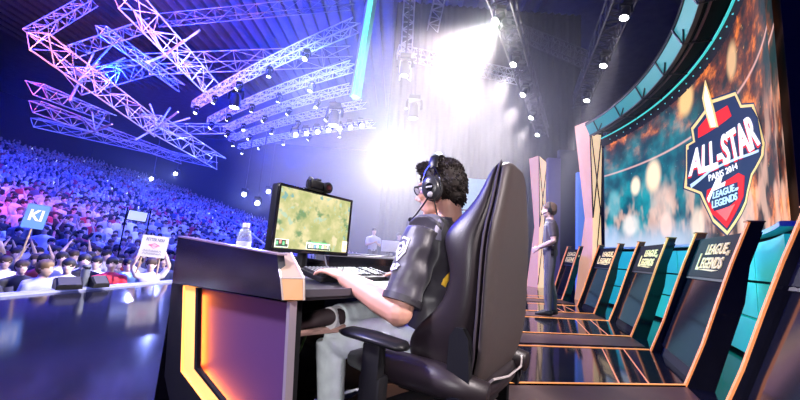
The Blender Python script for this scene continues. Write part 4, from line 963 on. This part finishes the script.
# terraces under the far rows
tm = mat('terrace grey', (.06, .06, .07), .8, var=.2)
for k in range(9):
    o0 = 6.6 + k * 3.4; zt = GZ + rise(o0 + .4)
    if k == 0: continue
    struct(MB().slab([edge(-16, o0 - .35, zt - .6), edge(32, o0 - .35, zt - .6), edge(32, o0 + 3.4, zt - .6), edge(-16, o0 + 3.4, zt - .6)], (0, 0, .35)).build('trim_%d' % (60 + k), tm))
cols = [(.85, .85, .88), (.03, .03, .05), (.5, .5, .55), (.01, .01, .015), (.85, .78, .72), (.6, .05, .08), (.05, .07, .14)]
cm_ = [mat('distant shirt %d' % i, c, .8) for i, c in enumerate(cols)] + [c_skin, hb1, mat('phone glow', (.9, .95, 1), .5, emit=(.8, .88, 1), es=5)]
rr = random.Random(11)
for s in spots:
    if id(s) in ids: continue
    p, o = s
    if o < 7 and min((V((p.x, p.y)) - q_).length for q_ in sp_pos) < .5: continue
    b = V((p.x, p.y, GZ + rise(o))); a = atan2(-p.y + 3, -p.x) + rr.uniform(-.5, .5); f = V((cos(a), sin(a), 0)); l = V((-f.y, f.x, 0)); h = rr.uniform(.92, 1.04); si = rr.randrange(7)
    if not inview(b + V((0, 0, 1.5))) and rr.random() < .25: continue
    stuff.mi = si; stuff.loft([b + Z_ * z * h for z in (.0, .9, 1.15, 1.36, 1.48)], [l * w for w in (.13, .15, .16, .2, .07)], [f * w for w in (.1, .1, .11, .1, .06)], 6)
    stuff.mi = 7; stuff.ell(b + Z_ * 1.6 * h + f * .02, (.085, .085, .115), None, 6, 5)
    stuff.mi = 8; stuff.ell(b + Z_ * 1.64 * h - f * .02, (.09, .09, .10), None, 6, 4)
    u = rr.random()
    for sg in (1, -1):
        stuff.mi = si; sh_ = b + l * sg * .2 + Z_ * 1.4 * h
        if u < .22: e_, w_ = sh_ + l * sg * .06 + f * .1 + Z_ * .2, b + l * sg * .16 + f * .12 + Z_ * 1.85 * h
        elif u < .5: e_, w_ = sh_ + l * sg * .04 + f * .05 - Z_ * .26, b + l * sg * .05 + f * .3 + Z_ * 1.25 * h
        else: e_, w_ = sh_ + l * sg * .05 - Z_ * .27, b + l * sg * .22 + f * .08 + Z_ * .9
        stuff.tube([sh_, e_], [.06, .05], 5); stuff.mi = 7; stuff.tube([e_, w_], [.042, .035], 5)
    if rr.random() < .035: stuff.mi = 9; stuff.box(b + f * .3 + Z_ * 1.5, (.02, .02, .11), basis(f))
cr = stuff.build('crowd', cm_, ang=180, recalc=False); tag(cr, 'the rest of the crowd rising far back in the stands under blue light', 'crowd', kind='stuff')

# signs held up in the crowd
def sign(px, py, D, w, h, label, name, body=None, rot=0, tilt=0):
    c = atD(px, py, D); t = thing(name, label, 'sign', c); d = V((-c.x, -c.y, 0)).normalized(); R = Matrix((V((-d.y, d.x, 0)), -d, Z_)).transposed() @ Matrix.Rotation(rot, 3, 'Y'); return t, c, R
inkm = mat('marker ink', (.02, .02, .12), .6); redk = mat('red marker', (.55, .1, .25), .6)
t, c, R = sign(154, 246.5, 6.6, .40, .40, 'white hand-lettered sign reading BETTER NERF with a red hat drawing, held above the front row', 'hand_lettered_sign', rot=.08)
MB().box(c, (.42, .010, .40), R).build('board', mat('grey card', (.5, .5, .52), .8), t)
m = MB(); P, Fc = text_fit('BETTER NERF', .29, .055, .002, .02); m.mesh([c + R @ V((p.x, -.007 - p.z, p.y + .125)) for p in P], Fc); m.build('lettering', inkm, t)
m = MB(); m.tube([c + R @ V((x, -.007, z)) for x, z in ((-.09, .02), (-.05, .03), (0, .055), (.05, .03), (.09, .02), (.03, .01), (-.05, .01), (-.09, .02))], .008, 5); m.tube([c + R @ V((x, -.007, z)) for x, z in ((-.05, .0), (0, -.035), (.05, .0))], .006, 5); m.build('red_drawing', redk, t)
m = MB()
for r_, z in ((0, -.085), (1, -.135)):
    x = -.15
    while x < .14:
        x1 = x + random.uniform(.02, .04); m.tube([c + R @ V((x, -.007, z - .018)), c + R @ V(((x + x1) / 2, -.007, z + .02)), c + R @ V((x1, -.007, z - .016))], .005, 5); x = x1 + .012
m.build('scribbled_lines', inkm, t)
m = MB()
for s_ in (-1, 1): m.tube([c + R @ V((s_ * .14, .02, -.2)), c + R @ V((s_ * .16, .04, -.52))], .014, 6)
m.build('handles', mat('wood stick', (.5, .35, .2), .7), t)
t, c, R = sign(137.5, 216, 9.5, .5, .3, 'small pale rectangular screen on thin dark posts amid the crowd', 'crowd_screen', rot=.08)
MB().box(c, (.46, .05, .30), R, .01).build('housing', black, t); MB().box(c + R @ V((0, -.028, 0)), (.41, .006, .25), R).build('screen', mat('pale screen', (.7, .75, .9), .4, emit=(.6, .7, 1), es=.8, var=.3, vscale=6), t)
m = MB()
for s_ in (-1, 1): m.tube([c + R @ V((s_ * .26, 0, .2)), V((c.x, c.y, GZ + rise(3))) + R @ V((s_ * .26, 0, 0))], .018, 6)
m.build('posts', blackm, t)
t, c, R = sign(36, 216.5, 6.0, .4, .4, 'pale blue sign with white letters at the far left edge of the crowd', 'blue_sign', rot=.1)
MB().box(c, (.28, .01, .42), R).build('board', mat('blue card', (.10, .25, .62), .7), t)
m = MB(); P, Fc = text_fit('KI', .17, .19, .002, .03); m.mesh([c + R @ V((p.x, -.007 - p.z, p.y + .02)) for p in P], Fc); m.build('lettering', paper, t)
m = MB(); m.tube([c + R @ V((0, .02, -.2)), c + R @ V((0, .04, -.7))], .014, 6); m.build('handle', mat('wood stick', (.5, .35, .2), .7), t)

# front-of-stage gear
for x0, x1, yb, lab in ((56, 83, 287, 'long low black floor monitor at the stage edge before the white-shirted spectator'), (92, 108, 285, 'short black floor monitor at the stage edge right of the grey post')):
    a = atZ(x0, yb + 5, 0) + EO * .05; b = atZ(x1, yb + 4, 0) + EO * .05; d = (b - a); ln = d.length; d.normalize(); c = (a + b) / 2
    t = thing('floor_monitor', lab, 'stage monitor', V((c.x, c.y, .03)), atan2(d.y, d.x)); m = MB(); m.slab([V((-ln / 2, -.09, .0)), V((-ln / 2, .14, 0)), V((-ln / 2, .14, .12)), V((-ln / 2, .03, .15)), V((-ln / 2, -.09, .05))], (ln, 0, 0)); m.build('cabinet', black, t, world=False)
    m = MB(); m.slab([V((-ln / 2 + .02, -.086, .058)), V((-ln / 2 + .02, .024, .154)), V((ln / 2 - .02, .024, .154)), V((ln / 2 - .02, -.086, .058))], (0, -.006, .006)); m.build('grille', mat('speaker grille', (.04, .04, .045), .6), t, world=False)
pc = atZ(88.5, 290, 0) + EO * .12
t = thing('bollard', 'grey cylindrical post between the two floor monitors at the stage edge', 'post', V((pc.x, pc.y, .042))); m = MB(); m.lathe([(.0, .0), (.05, 0), (.05, .29), (.047, .30), (.0, .30)], 20); m.build('post_body', mat('post grey', (.25, .28, .36), .3, .6), t, world=False)
m = MB(); m.lathe([(.0515, .24), (.053, .245), (.053, .27), (.0515, .275)], 20); m.build('post_band', chrome, t, world=False)
o = MB().tube([atD(212, 210, 12), atD(240, 226, 9.8), atD(268, 247, 8.2)], .03, 8).build('camera_crane_arm', mat('crane grey', (.5, .52, .6), .4, .4)); tag(o, 'thin pale boom slanting down through the haze behind the water bottle', 'crane arm')
o = MB().tube([atD(288, 372, 1.75), atD(300, 350, 1.75), atD(308, 330, 1.8), atD(302, 316, 1.9)], .006, 6).build('cable', mat('green cable', (.16, .3, .08), .5)); tag(o, 'green cable hanging in the dark under the desk', 'cable')

# the other team's table across the stage
dk2 = thing('far_desk', 'white-topped desk of the opposing players across the stage, in white haze', 'desk', (-.35, 9.4, 0), .35)
m = MB(); m.box((0, 0, .70), (3.6, .7, .05), None, .01); m.build('desktop', black, dk2, world=False); m = MB(); m.box((0, -.33, .36), (3.6, .04, .66)); m.build('front_panel', gloss, dk2, world=False)
for s_ in (-1, 1): m = MB(); m.box((s_ * 1.75, 0, .345), (.05, .6, .69)); m.build('side_panel', blackm, dk2, world=False)
for k, (px, lab) in enumerate(((389, 'left of the two small monitors on the opposing desk in the haze'), (405, 'right of the two small monitors on the opposing desk, nearest the player\'s arm'))):
    p = atD(px, 252, 9.0); p = V((p.x, 9.4 + (p.x + .35) * .36, .725))
    t = thing('far_monitor', lab, 'monitor', p, .35); m = MB(); m.box((0, 0, .26), (.46, .04, .3), None, .006); m.build('housing', mat('monitor back white', (.75, .75, .78), .4), t, world=False); m = MB(); m.box((0, .02, .06), (.05, .03, .14)); m.box((0, .02, .006), (.2, .15, .012)); m.build('stand', black, t, world=False)
for k, (px, lab, mm) in enumerate(((372, 'person in pale top at the opposing desk across the stage, left of the small monitors', mat('pale far shirt', (.55, .55, .65), .8)), (398, 'person in dark top at the opposing desk, between the two small monitors', mat('dark far shirt', (.1, .1, .14), .8)))):
    o = figure(None, None, 1.38 if k else 1.46, 'clap', .02, [mm, c_skin, c_trs, hb1, shb]); p = atD(px, 250, 9.9); o.location = (p.x, 10.15 + (p.x + .35) * .36, .015); o.rotation_euler = (0, 0, -pi / 2 + .35); tag(o, lab, 'person')

# ================================================================== RIG: trusses, lamps, drapes
def truss(name, label, p0, p1, size, bays, m=alu, group=None, bow=0, r=None, tri=False, up=Z_):
    p0, p1 = V(p0), V(p1); t = thing(name, label, 'truss', (p0 + p1) / 2, 0, group); d = (p1 - p0).normalized(); s = d.cross(V(up)).normalized(); u = s.cross(d); r = r or size * .06; h = size / 2
    corners = [(-h, -h), (h, -h), (h, h), (-h, h)] if not tri else [(-h, h * .8), (h, h * .8), (0, -h)]
    def at(k, c):
        f = k / bays; q_ = p0.lerp(p1, f) + V((0, 0, 1)) * bow * (4 * f * (1 - f)); return q_ + s * c[0] + u * c[1]
    for c in corners: MB().tube([at(k, c) for k in range(0, bays + 1, 1 if bow else bays)], r, 6).build('chord', m, t)
    l = MB(); nc = len(corners)
    for k in range(bays):
        for i in range(nc):
            a, b = corners[i], corners[(i + 1) % nc]
            if k % 2: a, b = b, a
            l.tube([at(k, a), at(k + 1, b)], r * .62, 5)
            l.tube([at(k, corners[i]), at(k, corners[(i + 1) % nc])], r * .55, 4)
    l.build('lattice', m, t); return t
tdk = mat('dark truss', (.07, .065, .07), .5, .4, var=.2)
ZT = 7.3
G = 'stacked lighting trusses over the blue audience'
LT = [((195, 105), (356, 25), 'top'), ((210, 121), (353, 66), 'second'), ((226, 129), (352, 88), 'third'), ((231, 139), (364, 104), 'fourth'), ((240, 147), (374, 124), 'lowest')]
lamp_sites = []
for (a, b, nm) in LT:
    p0, p1 = atZ(*a, ZT), atZ(*b, ZT); L_ = (p1 - p0).length
    truss('lighting_truss', {'top': 'topmost and longest', 'second': 'second from the top', 'third': 'middle', 'fourth': 'fourth from the top', 'lowest': 'lowest'}[nm] + ' of the five bright lighting trusses stacked above the blue crowd', p0, p1, .30, max(14, int(L_ / .42)), mat('bright truss', (.9, .9, .92), .4, .1, var=.1), G, bow=.2, r=.022)
    for f in (.03, .2, .4, .6, .8): lamp_sites.append(p0.lerp(p1, f) + V((0, 0, .2 * 4 * f * (1 - f) - .20)))
def px_truss(label, a, Da, b, Db, size, bays, m=alud, tri=False, group=None): return truss('roof_truss', label, atD(*a, Da), atD(*b, Db), size * 1.15, max(5, int(bays * .55)), m, group, tri=True, r=.028 if size > .5 else .02)
px_truss('broad roof truss slanting from the top edge down to the lighting trusses', (121, -4), 8.5, (214, 94), 15, .62, 12, alu)
px_truss('pinkish roof truss slanting down from the left edge to the middle of the crowd view', (34, 40), 9, (157, 130), 14, .55, 14, alud)
px_truss('pale roof truss continuing down to the haze behind the crowd', (150, 122), 14, (218, 163), 20, .7, 9, alu)
px_truss('deep blue-lit roof girder crossing level behind the lighting trusses', (150, 66), 17, (352, 58), 17, .85, 14, alu)
px_truss('orange-lit end of the roof girder near the left edge', (78, 84), 13, (152, 66), 17, .75, 8, alud)
px_truss('small box truss in the top left corner beneath the ribbed roof', (34, 36), 11, (95, 0), 13, .42, 14, alud)
px_truss('small box truss hanging level below the top left roof ribs', (70, 52), 12, (150, 24), 14, .42, 14, alud)
px_truss('long low truss running from the left edge above the crowd', (34, 106), 12, (182, 160), 20, .42, 20, alud)
px_truss('lower long truss running parallel above the stands', (34, 122), 15, (215, 165), 26, .40, 20, alud)
px_truss('faint thin truss high across the top of the blue roof', (160, 22), 16, (352, 4), 13.5, .5, 18, alud)
px_truss('level blue-white truss just under the lighting truss ends', (150, 129), 18, (236, 129), 20, .5, 10, alu)
px_truss('dim red-lit truss along the left edge under the ribbed roof', (34, 88), 11, (110, 118), 17, .4, 14, alud)
px_truss('slanting strut truss in the blue roof left of centre', (100, 30), 13, (180, 88), 18, .4, 14, alu)
# roof web struts radiating from the joints
for (jx, jy, D, ends, lab) in ((82, 77, 13, [(60, 60), (95, 50), (112, 45), (70, 100), (100, 62), (125, 58)], 'spray of thin orange-lit struts around the left roof joint'), (158, 127, 15, [(140, 108), (150, 104), (170, 108), (178, 112), (190, 118), (185, 140), (135, 140)], 'spray of pale blue struts around the central roof joint'),
                            (95, 131, 15, [(80, 116), (92, 112), (104, 118), (112, 124), (78, 135)], 'spray of violet struts around the low left joint'), (165, 55, 12, [(185, 40), (150, 30), (190, 62), (148, 62), (200, 30)], 'spray of blue struts high on the slanting roof truss')):
    t = thing('roof_struts', lab, 'struts', atD(jx, jy, D))
    MB().ell(atD(jx, jy, D), (.12, .12, .12), None, 8, 6).build('joint', alud, t)
    for k, e in enumerate(ends): MB().tube([atD(jx, jy, D), atD(*e, D + (k % 3 - 1) * 1.6)], .04, 5).build('strut', alud if jx < 100 else alu, t)
# moving heads
def make_lamp(label, group, lens_col=(1, 1, 1), es=30, cat='stage light', name='moving_head_light'):
    t = thing(name, label, cat, (0, 0, 0), 0, group)
    m = MB(); m.box((0, 0, 0), (.26, .2, .10), None, .015); m.build('lamp_base', black, t, world=False)
    m = MB(); m.tube([(-.15, 0, -.04), (-.17, 0, -.12), (-.17, 0, -.26)], .03, 6); m.tube([(.15, 0, -.04), (.17, 0, -.12), (.17, 0, -.26)], .03, 6); m.tube([(-.16, 0, -.05), (.16, 0, -.05)], .03, 6); m.build('yoke', black, t, world=False)
    m = MB(); m.lathe([(.0, .14), (.07, .14), (.11, .06), (.12, -.1), (.125, -.2), (.11, -.21), (.0, -.2)], 18, (0, 0, -.26)); hd = m.build('lamp_head', black, t, world=False)
    m = MB(); m.lathe([(.0, -.205), (.108, -.206), (.10, -.222), (.0, -.235)], 18, (0, 0, -.26)); m.build('lens', mat('lamp lens %.1f %.1f %.1f %g' % (*lens_col, es), (.9, .9, .9), .3, emit=lens_col, es=es), hd, world=False)
    return t
def aim_head(t, direction):
    for ch in t.children:
        if ch.name.startswith('lamp_head'):
            q_ = V((0, 0, -1)).rotation_difference(V(direction).normalized()); Mx = Matrix.Translation((0, 0, -.26)) @ q_.to_matrix().to_4x4() @ Matrix.Translation((0, 0, .26)); ch.matrix_basis = Mx
    return t
def spot(loc, direction, watts, angle, col, blend=.6, size=.08):
    ld = bpy.data.lights.new('spot', 'SPOT'); ld.energy = watts; ld.spot_size = radians(angle); ld.spot_blend = blend; ld.color = col; ld.shadow_soft_size = size
    o = bpy.data.objects.new('spot_lamp', ld); COL.objects.link(o); o.location = loc; o.rotation_euler = V(direction).to_track_quat('-Z', 'Y').to_euler(); return o
def area(loc, target, watts, size, col, sy=None, spread=180):
    ld = bpy.data.lights.new('area', 'AREA'); ld.energy = watts; ld.size = size; ld.color = col; ld.spread = radians(spread)
    if sy: ld.shape = 'RECTANGLE'; ld.size_y = sy
    o = bpy.data.objects.new('area_lamp', ld); COL.objects.link(o); o.location = loc; o.rotation_euler = (V(target) - V(loc)).to_track_quat('-Z', 'Y').to_euler(); return o
LW = make_lamp('white moving head lamp', 'lamps', (1, .97, 1), 26); LBu = make_lamp('blue lamp', 'lamps', (.75, .8, 1), 14)
ords = ['nearest', 'second', 'third', 'fourth', 'fifth', 'sixth']
R1 = [((500, 22), 5.0), ((516, 65), 5.0), ((525, 95), 5.0), ((533, 118), 5.0), ((539, 135), 5.0)]
R2 = [((626, 17), 5.0), ((605, 65), 5.0), ((588, 100), 5.0)]
for RR, lab in ((R1, 'dark truss carrying the white lamps above the large chair, running away overhead'), (R2, 'dark truss carrying three white lamps left of the overhead halo')):
    q0, q1 = atZ(*RR[0][0], RR[0][1]), atZ(*RR[-1][0], RR[-1][1]); dq = (q1 - q0).normalized(); up_ = V((0, 0, .50))
    truss('stage_truss', lab, q0 - dq * 1.2 + up_, q1 + dq * 1.2 + up_, .36, 22, tdk, 'dark trusses over the stage')
truss('stage_truss', 'thin dark truss crossing the black space between the two lamp rows', atD(515, 30, 9), atD(590, 62, 8), .3, 14, tdk, 'dark trusses over the stage')
truss('stage_truss', 'hazy pale level truss behind the white glow', atD(398, 52, 13), atD(520, 78, 13), .4, 16, alu, 'dark trusses over the stage')
truss('stage_truss', 'upright truss hanging from the top edge left of the white glow', atD(410, -10, 10), atD(405, 78, 10), .34, 12, alu, 'upright trusses')
truss('stage_truss', 'short upright truss at the top edge right of the hanging one', atD(442, -12, 10), atD(433, 28, 10), .34, 6, alu, 'upright trusses')
for k, ((x, y), z) in enumerate(R1):
    p = atZ(x, y, z); d = V((-.62, -.10, -.78)) if k == 0 else V((-.5, -.15, -.85)); t = copy_tree(LW, None, ords[k] + ' white lamp of the row running away above the large chair', p + V((0, 0, .26)))
    t['group'] = 'white lamps above the stage'; aim_head(t, d); t.scale = (.62,) * 3; spot(p + d * .22, d, [7500, 3500, 2800, 2200, 1500][k], [76, 46, 40, 36, 30][k], (1, .88, .92))
for k, ((x, y), z) in enumerate(R2):
    p = atZ(x, y, z); d = V((-.30, -.05, -.95)); t = copy_tree(LW, None, ords[k] + ' white lamp of the row left of the overhead halo', p + V((0, 0, .26)))
    t['group'] = 'white lamps above the stage'; aim_head(t, d); t.scale = (.62,) * 3; spot(p + d * .22, d, [1500, 1400, 1300][k], 17, (.95, .88, 1))
BLAB = 'small bright lamp hanging from one of the five lighting trusses above the blue crowd'
for k, p in enumerate(lamp_sites):
    t = copy_tree(LBu, None, BLAB, p); t['group'] = 'lamps on the five lighting trusses'; t.scale = (.75,) * 3; d = V((random.uniform(-.9, .2), random.uniform(-.6, .3), -1)); aim_head(t, d)
    if k % 2 == 0: spot(p + V((0, 0, -.3)) + d.normalized() * .2, d, 5000, 22, (.12, .16, 1.0))
# fan of pale beams behind the player
for k in range(7):
    p = atD(296 + k * 11, 134 - k * 1.5, 15 + k * .2); d = (atD(372 + 15 * k, 246, 9.5) - p).normalized(); spot(p, d, 34000, 5.5, (.78, .80, 1), .4)
    t = copy_tree(LBu, None, BLAB, p - d.normalized() * .25 + V((0, 0, .2))); t['group'] = 'lamps on the five lighting trusses'; aim_head(t, d)
# bright white lamp low behind the player
p = atD(396, 168, 12.5); t = copy_tree(LW, None, 'dazzling white lamp low in the haze behind the seated player\'s face', p + V((0, 0, .3))); aim_head(t, V((-.1, -1, -.1))); t['group'] = 'white lamps above the stage'
spot(p + V((0, -.25, 0)), V((-.12, -1, -.12)), 5500, 110, (1, .96, 1), 1.0)
for (x, y, D, lab) in ((414, 108, 9.6, 'moving head lamp hanging unlit in the haze above the player'), (405, 66, 9.8, 'unlit lamp on the hanging upright truss above the player'), (335, 112, 15, 'glaring lamp between the lighting trusses left of the drape'), (236, 95, 16, 'glaring lamp at the left end of the lighting trusses')):
    t = copy_tree(LBu if D > 12 else LW, None, lab, atD(x, y, D) + V((0, 0, .3))); t['group'] = 'single stage lamps'
    if D > 12: t.scale = (2, 2, 2)
    else:
        t.scale = (1.3, 1.3, 1.3)
        MB().tube([(0, 0, .04), (0, 0, 3.0)], .022, 6).build('hanger_rod', tdk, t, world=False)
        for ch in t.children_recursive:
            if ch.name.startswith('lens'): ch.material_slots[0].link = 'OBJECT'; ch.material_slots[0].material = mat('dark lens', (.4, .42, .5), .15)
for k, (x, y, D, lab) in enumerate(((244, 197, 22, 'leftmost of the white floodlights glaring in the haze behind the bottle'), (257, 206, 20, 'second white floodlight glaring in the haze behind the bottle'), (268, 194, 24, 'highest white floodlight glaring close to the monitor'), (152, 181, 27, 'white floodlight glaring high in the stands above the white sign'), (176, 176, 28, 'white floodlight glaring high in the stands right of the first'))):
    t = copy_tree(LBu, None, lab, atD(x, y, D) + V((0, 0, .5))); t['group'] = 'floodlights in the stands'; t['category'] = 'floodlight'; t.name = 'floodlight'; t.scale = (1.3,) * 3; aim_head(t, V((.4, -1, -.1)))
    MB().tube([(0, 0, .04), (0, 0, 3.5)], .03, 6).build('hanger_rod', tdk, t, world=False); spot(atD(x, y, D - .8), V((.35, -1, -.15)), 2600, 70, (.25, .32, 1), 1)
for o in (LW, LBu):
    for c in list(o.children_recursive) + [o]: bpy.data.objects.remove(c)
# teal light strip at the edge of the drape and the drapes
t = thing('light_column', 'tall leaning teal light strip at the left edge of the dark drape', 'light strip', atD(354, 97, 9)); a, b = atD(355, 97, 9), atD(374, -14, 9); m = MB(); m.tube([a, b], .16, 4); m.build('housing', mat('strip housing', (.5, .6, .6), .4, .4), t)
off = V((0, -.15, 0)); m = MB(); m.tube([a + off, b + off], .07, 4); m.build('glow_strip', tealled, t)
drm = mat('grey drape', (.007, .006, .007), .85, var=.2, vscale=3)
dr = MB(); P = []
for k in range(90):
    x = -.95 + k * .11; P.append((x, 16.6 + .10 * sin(k * 1.9)))
bm = dr; lo_, hi_ = [V((x, y, 0)) for x, y in P], [V((x, y, 14)) for x, y in P]
pts = lo_ + hi_ + [p + V((0, .12, 0)) for p in lo_] + [p + V((0, .12, 0)) for p in hi_]; n = len(P); Fc = []
for k in range(n - 1): Fc += [(k, k + 1, n + k + 1, n + k), (2 * n + k + 1, 2 * n + k, 3 * n + k, 3 * n + k + 1)]
dr.mesh(pts, Fc); o = dr.build('drape', drm, ang=180); tag(o, 'tall grey stage drape hanging across the back of the stage behind the haze', 'drape')

# ================================================================== LIGHT
BL = (.012, .03, 1.0)
area((-13, 12, 12), (-15, 13, 0), 7500, 8, BL, 14)
area((-9, 24, 11), (-10, 26, 0), 9500, 10, BL, 10)
area((-9, 1, 10), (-11, 1, 0), 3000, 6, BL, 6)
spot((-2.0, 5.5, 5.0), V((-.72, .15, -.52)), 420, 80, (.55, .62, 1), 1, .3)     # pale light from the stage rig on the front rows
spot((-3.0, 9, 6.8), V((-.80, .58, -.16)), 9000, 64, (.30, .36, 1), 1, .3)
spot((-9, 3, 9.5), V((-.55, .5, .6)), 5000, 56, (1, .34, .2), 1)
spot((-7.6, 4.5, 2.6), V((-.22, .5, .42)), 11000, 64, (1, .30, .14), 1)
spot((-2.5, 8, 4.8), V((-.30, .8, .28)), 4500, 70, (.30, .36, 1), 1, .2)
spot((-10, 7, 9.5), V((-.45, .55, -.65)), 9000, 34, (1, .04, .14), 1)
spot((-4, 10, 3), V((-.7, .2, .7)), 6500, 86, (.02, .05, 1), 1)
spot((-2.5, 9, 4.5), V((-.75, .35, .5)), 3500, 80, (.16, .22, 1), 1)
spot((-13, 14, 7), V((-.05, .25, 1)), 15000, 130, (.004, .03, 1), 1)
spot((-8, 24, 6), V((.15, .15, 1)), 15000, 130, (.004, .04, 1), 1)
spot((0, 8, 3), V((-.45, .35, .8)), 2500, 50, (.05, .75, .8), 1)
spot((-3.4, .4, 4.2), V((3.5, 1.1, -3.35)), 2000, 34, (1, .93, .96), .8, .3)        # stage key, from the audience side
spot((-.3, -2.8, 1.65), V((.12, 4.3, -1.02)), 420, 24, (1, .95, .97), .9, .2)       # added unseen spot behind the camera, brightens the jeans under the desk
spot((3.2, -1.0, 3.6), V((-2.8, 2.5, -2.8)), 1300, 36, (1, .88, .88), .8, .3)
spot((1.4, 5.4, 4.9), V((-.22, -.72, -.7)), 2600, 40, (1, .95, 1), .7, .15)
spot((-1.5, -1.2, 2.2), V((.85, 2.4, -1.75)), 70, 40, (.50, .14, 1), .8, .2)
spot((.3, 4.2, 4.6), V((2.3, 1.8, -3.5)), 1800, 40, (1, .92, .98), .8, .2)            # extra spot with no visible fixture, added to brighten the standing man
area((3.0, 4.2, 1.6), (4.6, 4.4, .7), 22, 1.0, (.05, .9, .82))
area((2.5, 9.5, 5.5), (3, 9, 0), 120, 2, (.85, .8, 1))
# LED strips inside the desk's lit frame, washing the inset panel
for (pa, pb) in (((200, 295), (198.5, 366)), ((200, 372), (238, 424))):
    A_, B_ = de(*pa, -.022), de(*pb, -.022); ld = bpy.data.lights.new('led', 'AREA'); ld.shape = 'RECTANGLE'; ld.size = (B_ - A_).length; ld.size_y = .018; ld.energy = 1.15; ld.color = (1, .20, .02)
    o = bpy.data.objects.new('led_strip_lamp', ld); COL.objects.link(o); ax = (B_ - A_).normalized(); inw = -ED if abs(ax.z) > .95 else (-ED + Z_ * .9).normalized()
    zz_ = -(inw - EN * .55).normalized(); zz_ = (zz_ - ax * zz_.dot(ax)).normalized(); Mx = Matrix((ax, zz_.cross(ax), zz_)).transposed().to_4x4(); Mx.translation = (A_ + B_) / 2; o.matrix_world = Mx

w = bpy.data.worlds.new('World'); SC.world = w; w.use_nodes = True; nt = w.node_tree
nt.nodes['Background'].inputs[0].default_value = (.02, .025, .06, 1); nt.nodes['Background'].inputs[1].default_value = .03
# smoke haze as the hall's own air: dense at the back of the stage, thin over the far stands, none near the viewer
geo = nt.nodes.new('ShaderNodeTexCoord'); total = None
def nmath(op, *a, clamp=False):
    n = nt.nodes.new('ShaderNodeMath'); n.operation = op; n.use_clamp = clamp
    for i, x in enumerate(a):
        if isinstance(x, (int, float)): n.inputs[i].default_value = x
        else: nt.links.new(x, n.inputs[i])
    return n.outputs[0]
for c, r, dens in (((.5, 10.2, 3.8), (4.9, 6.4, 5.2), .022), ((-15, 25, 5), (13, 13, 7), .0048), ((3.1, 7.2, 3.9), (1.5, 3.6, 2.3), .010)):
    sub = nt.nodes.new('ShaderNodeVectorMath'); sub.operation = 'SUBTRACT'; sub.inputs[1].default_value = c; nt.links.new(geo.outputs['Object'], sub.inputs[0])
    dv = nt.nodes.new('ShaderNodeVectorMath'); dv.operation = 'DIVIDE'; dv.inputs[1].default_value = r; nt.links.new(sub.outputs[0], dv.inputs[0])
    ln = nt.nodes.new('ShaderNodeVectorMath'); ln.operation = 'LENGTH'; nt.links.new(dv.outputs[0], ln.inputs[0])
    mr = nt.nodes.new('ShaderNodeMapRange'); mr.interpolation_type = 'SMOOTHSTEP'; mr.inputs[1].default_value = 1.06; mr.inputs[2].default_value = .82; mr.inputs[3].default_value = 0; mr.inputs[4].default_value = dens; nt.links.new(ln.outputs['Value'], mr.inputs[0])
    total = mr.outputs[0] if total is None else nmath('ADD', total, mr.outputs[0])
vs = nt.nodes.new('ShaderNodeVolumeScatter'); vs.inputs['Anisotropy'].default_value = .25; vs.inputs['Color'].default_value = (1, 1, 1, 1)
nt.links.new(total, vs.inputs['Density']); nt.links.new(vs.outputs[0], nt.nodes['World Output'].inputs['Volume'])
w.cycles.volume_step_size = 2.2; SC.cycles.volume_max_steps = 64
SC.cycles.volume_bounces = 0; SC.cycles.max_bounces = 6; SC.cycles.use_denoising = True
SC.view_settings.view_transform = 'Standard'; SC.view_settings.look = 'None'; SC.view_settings.gamma = 1; SC.view_settings.use_curve_mapping = False; SC.view_settings.exposure = .15
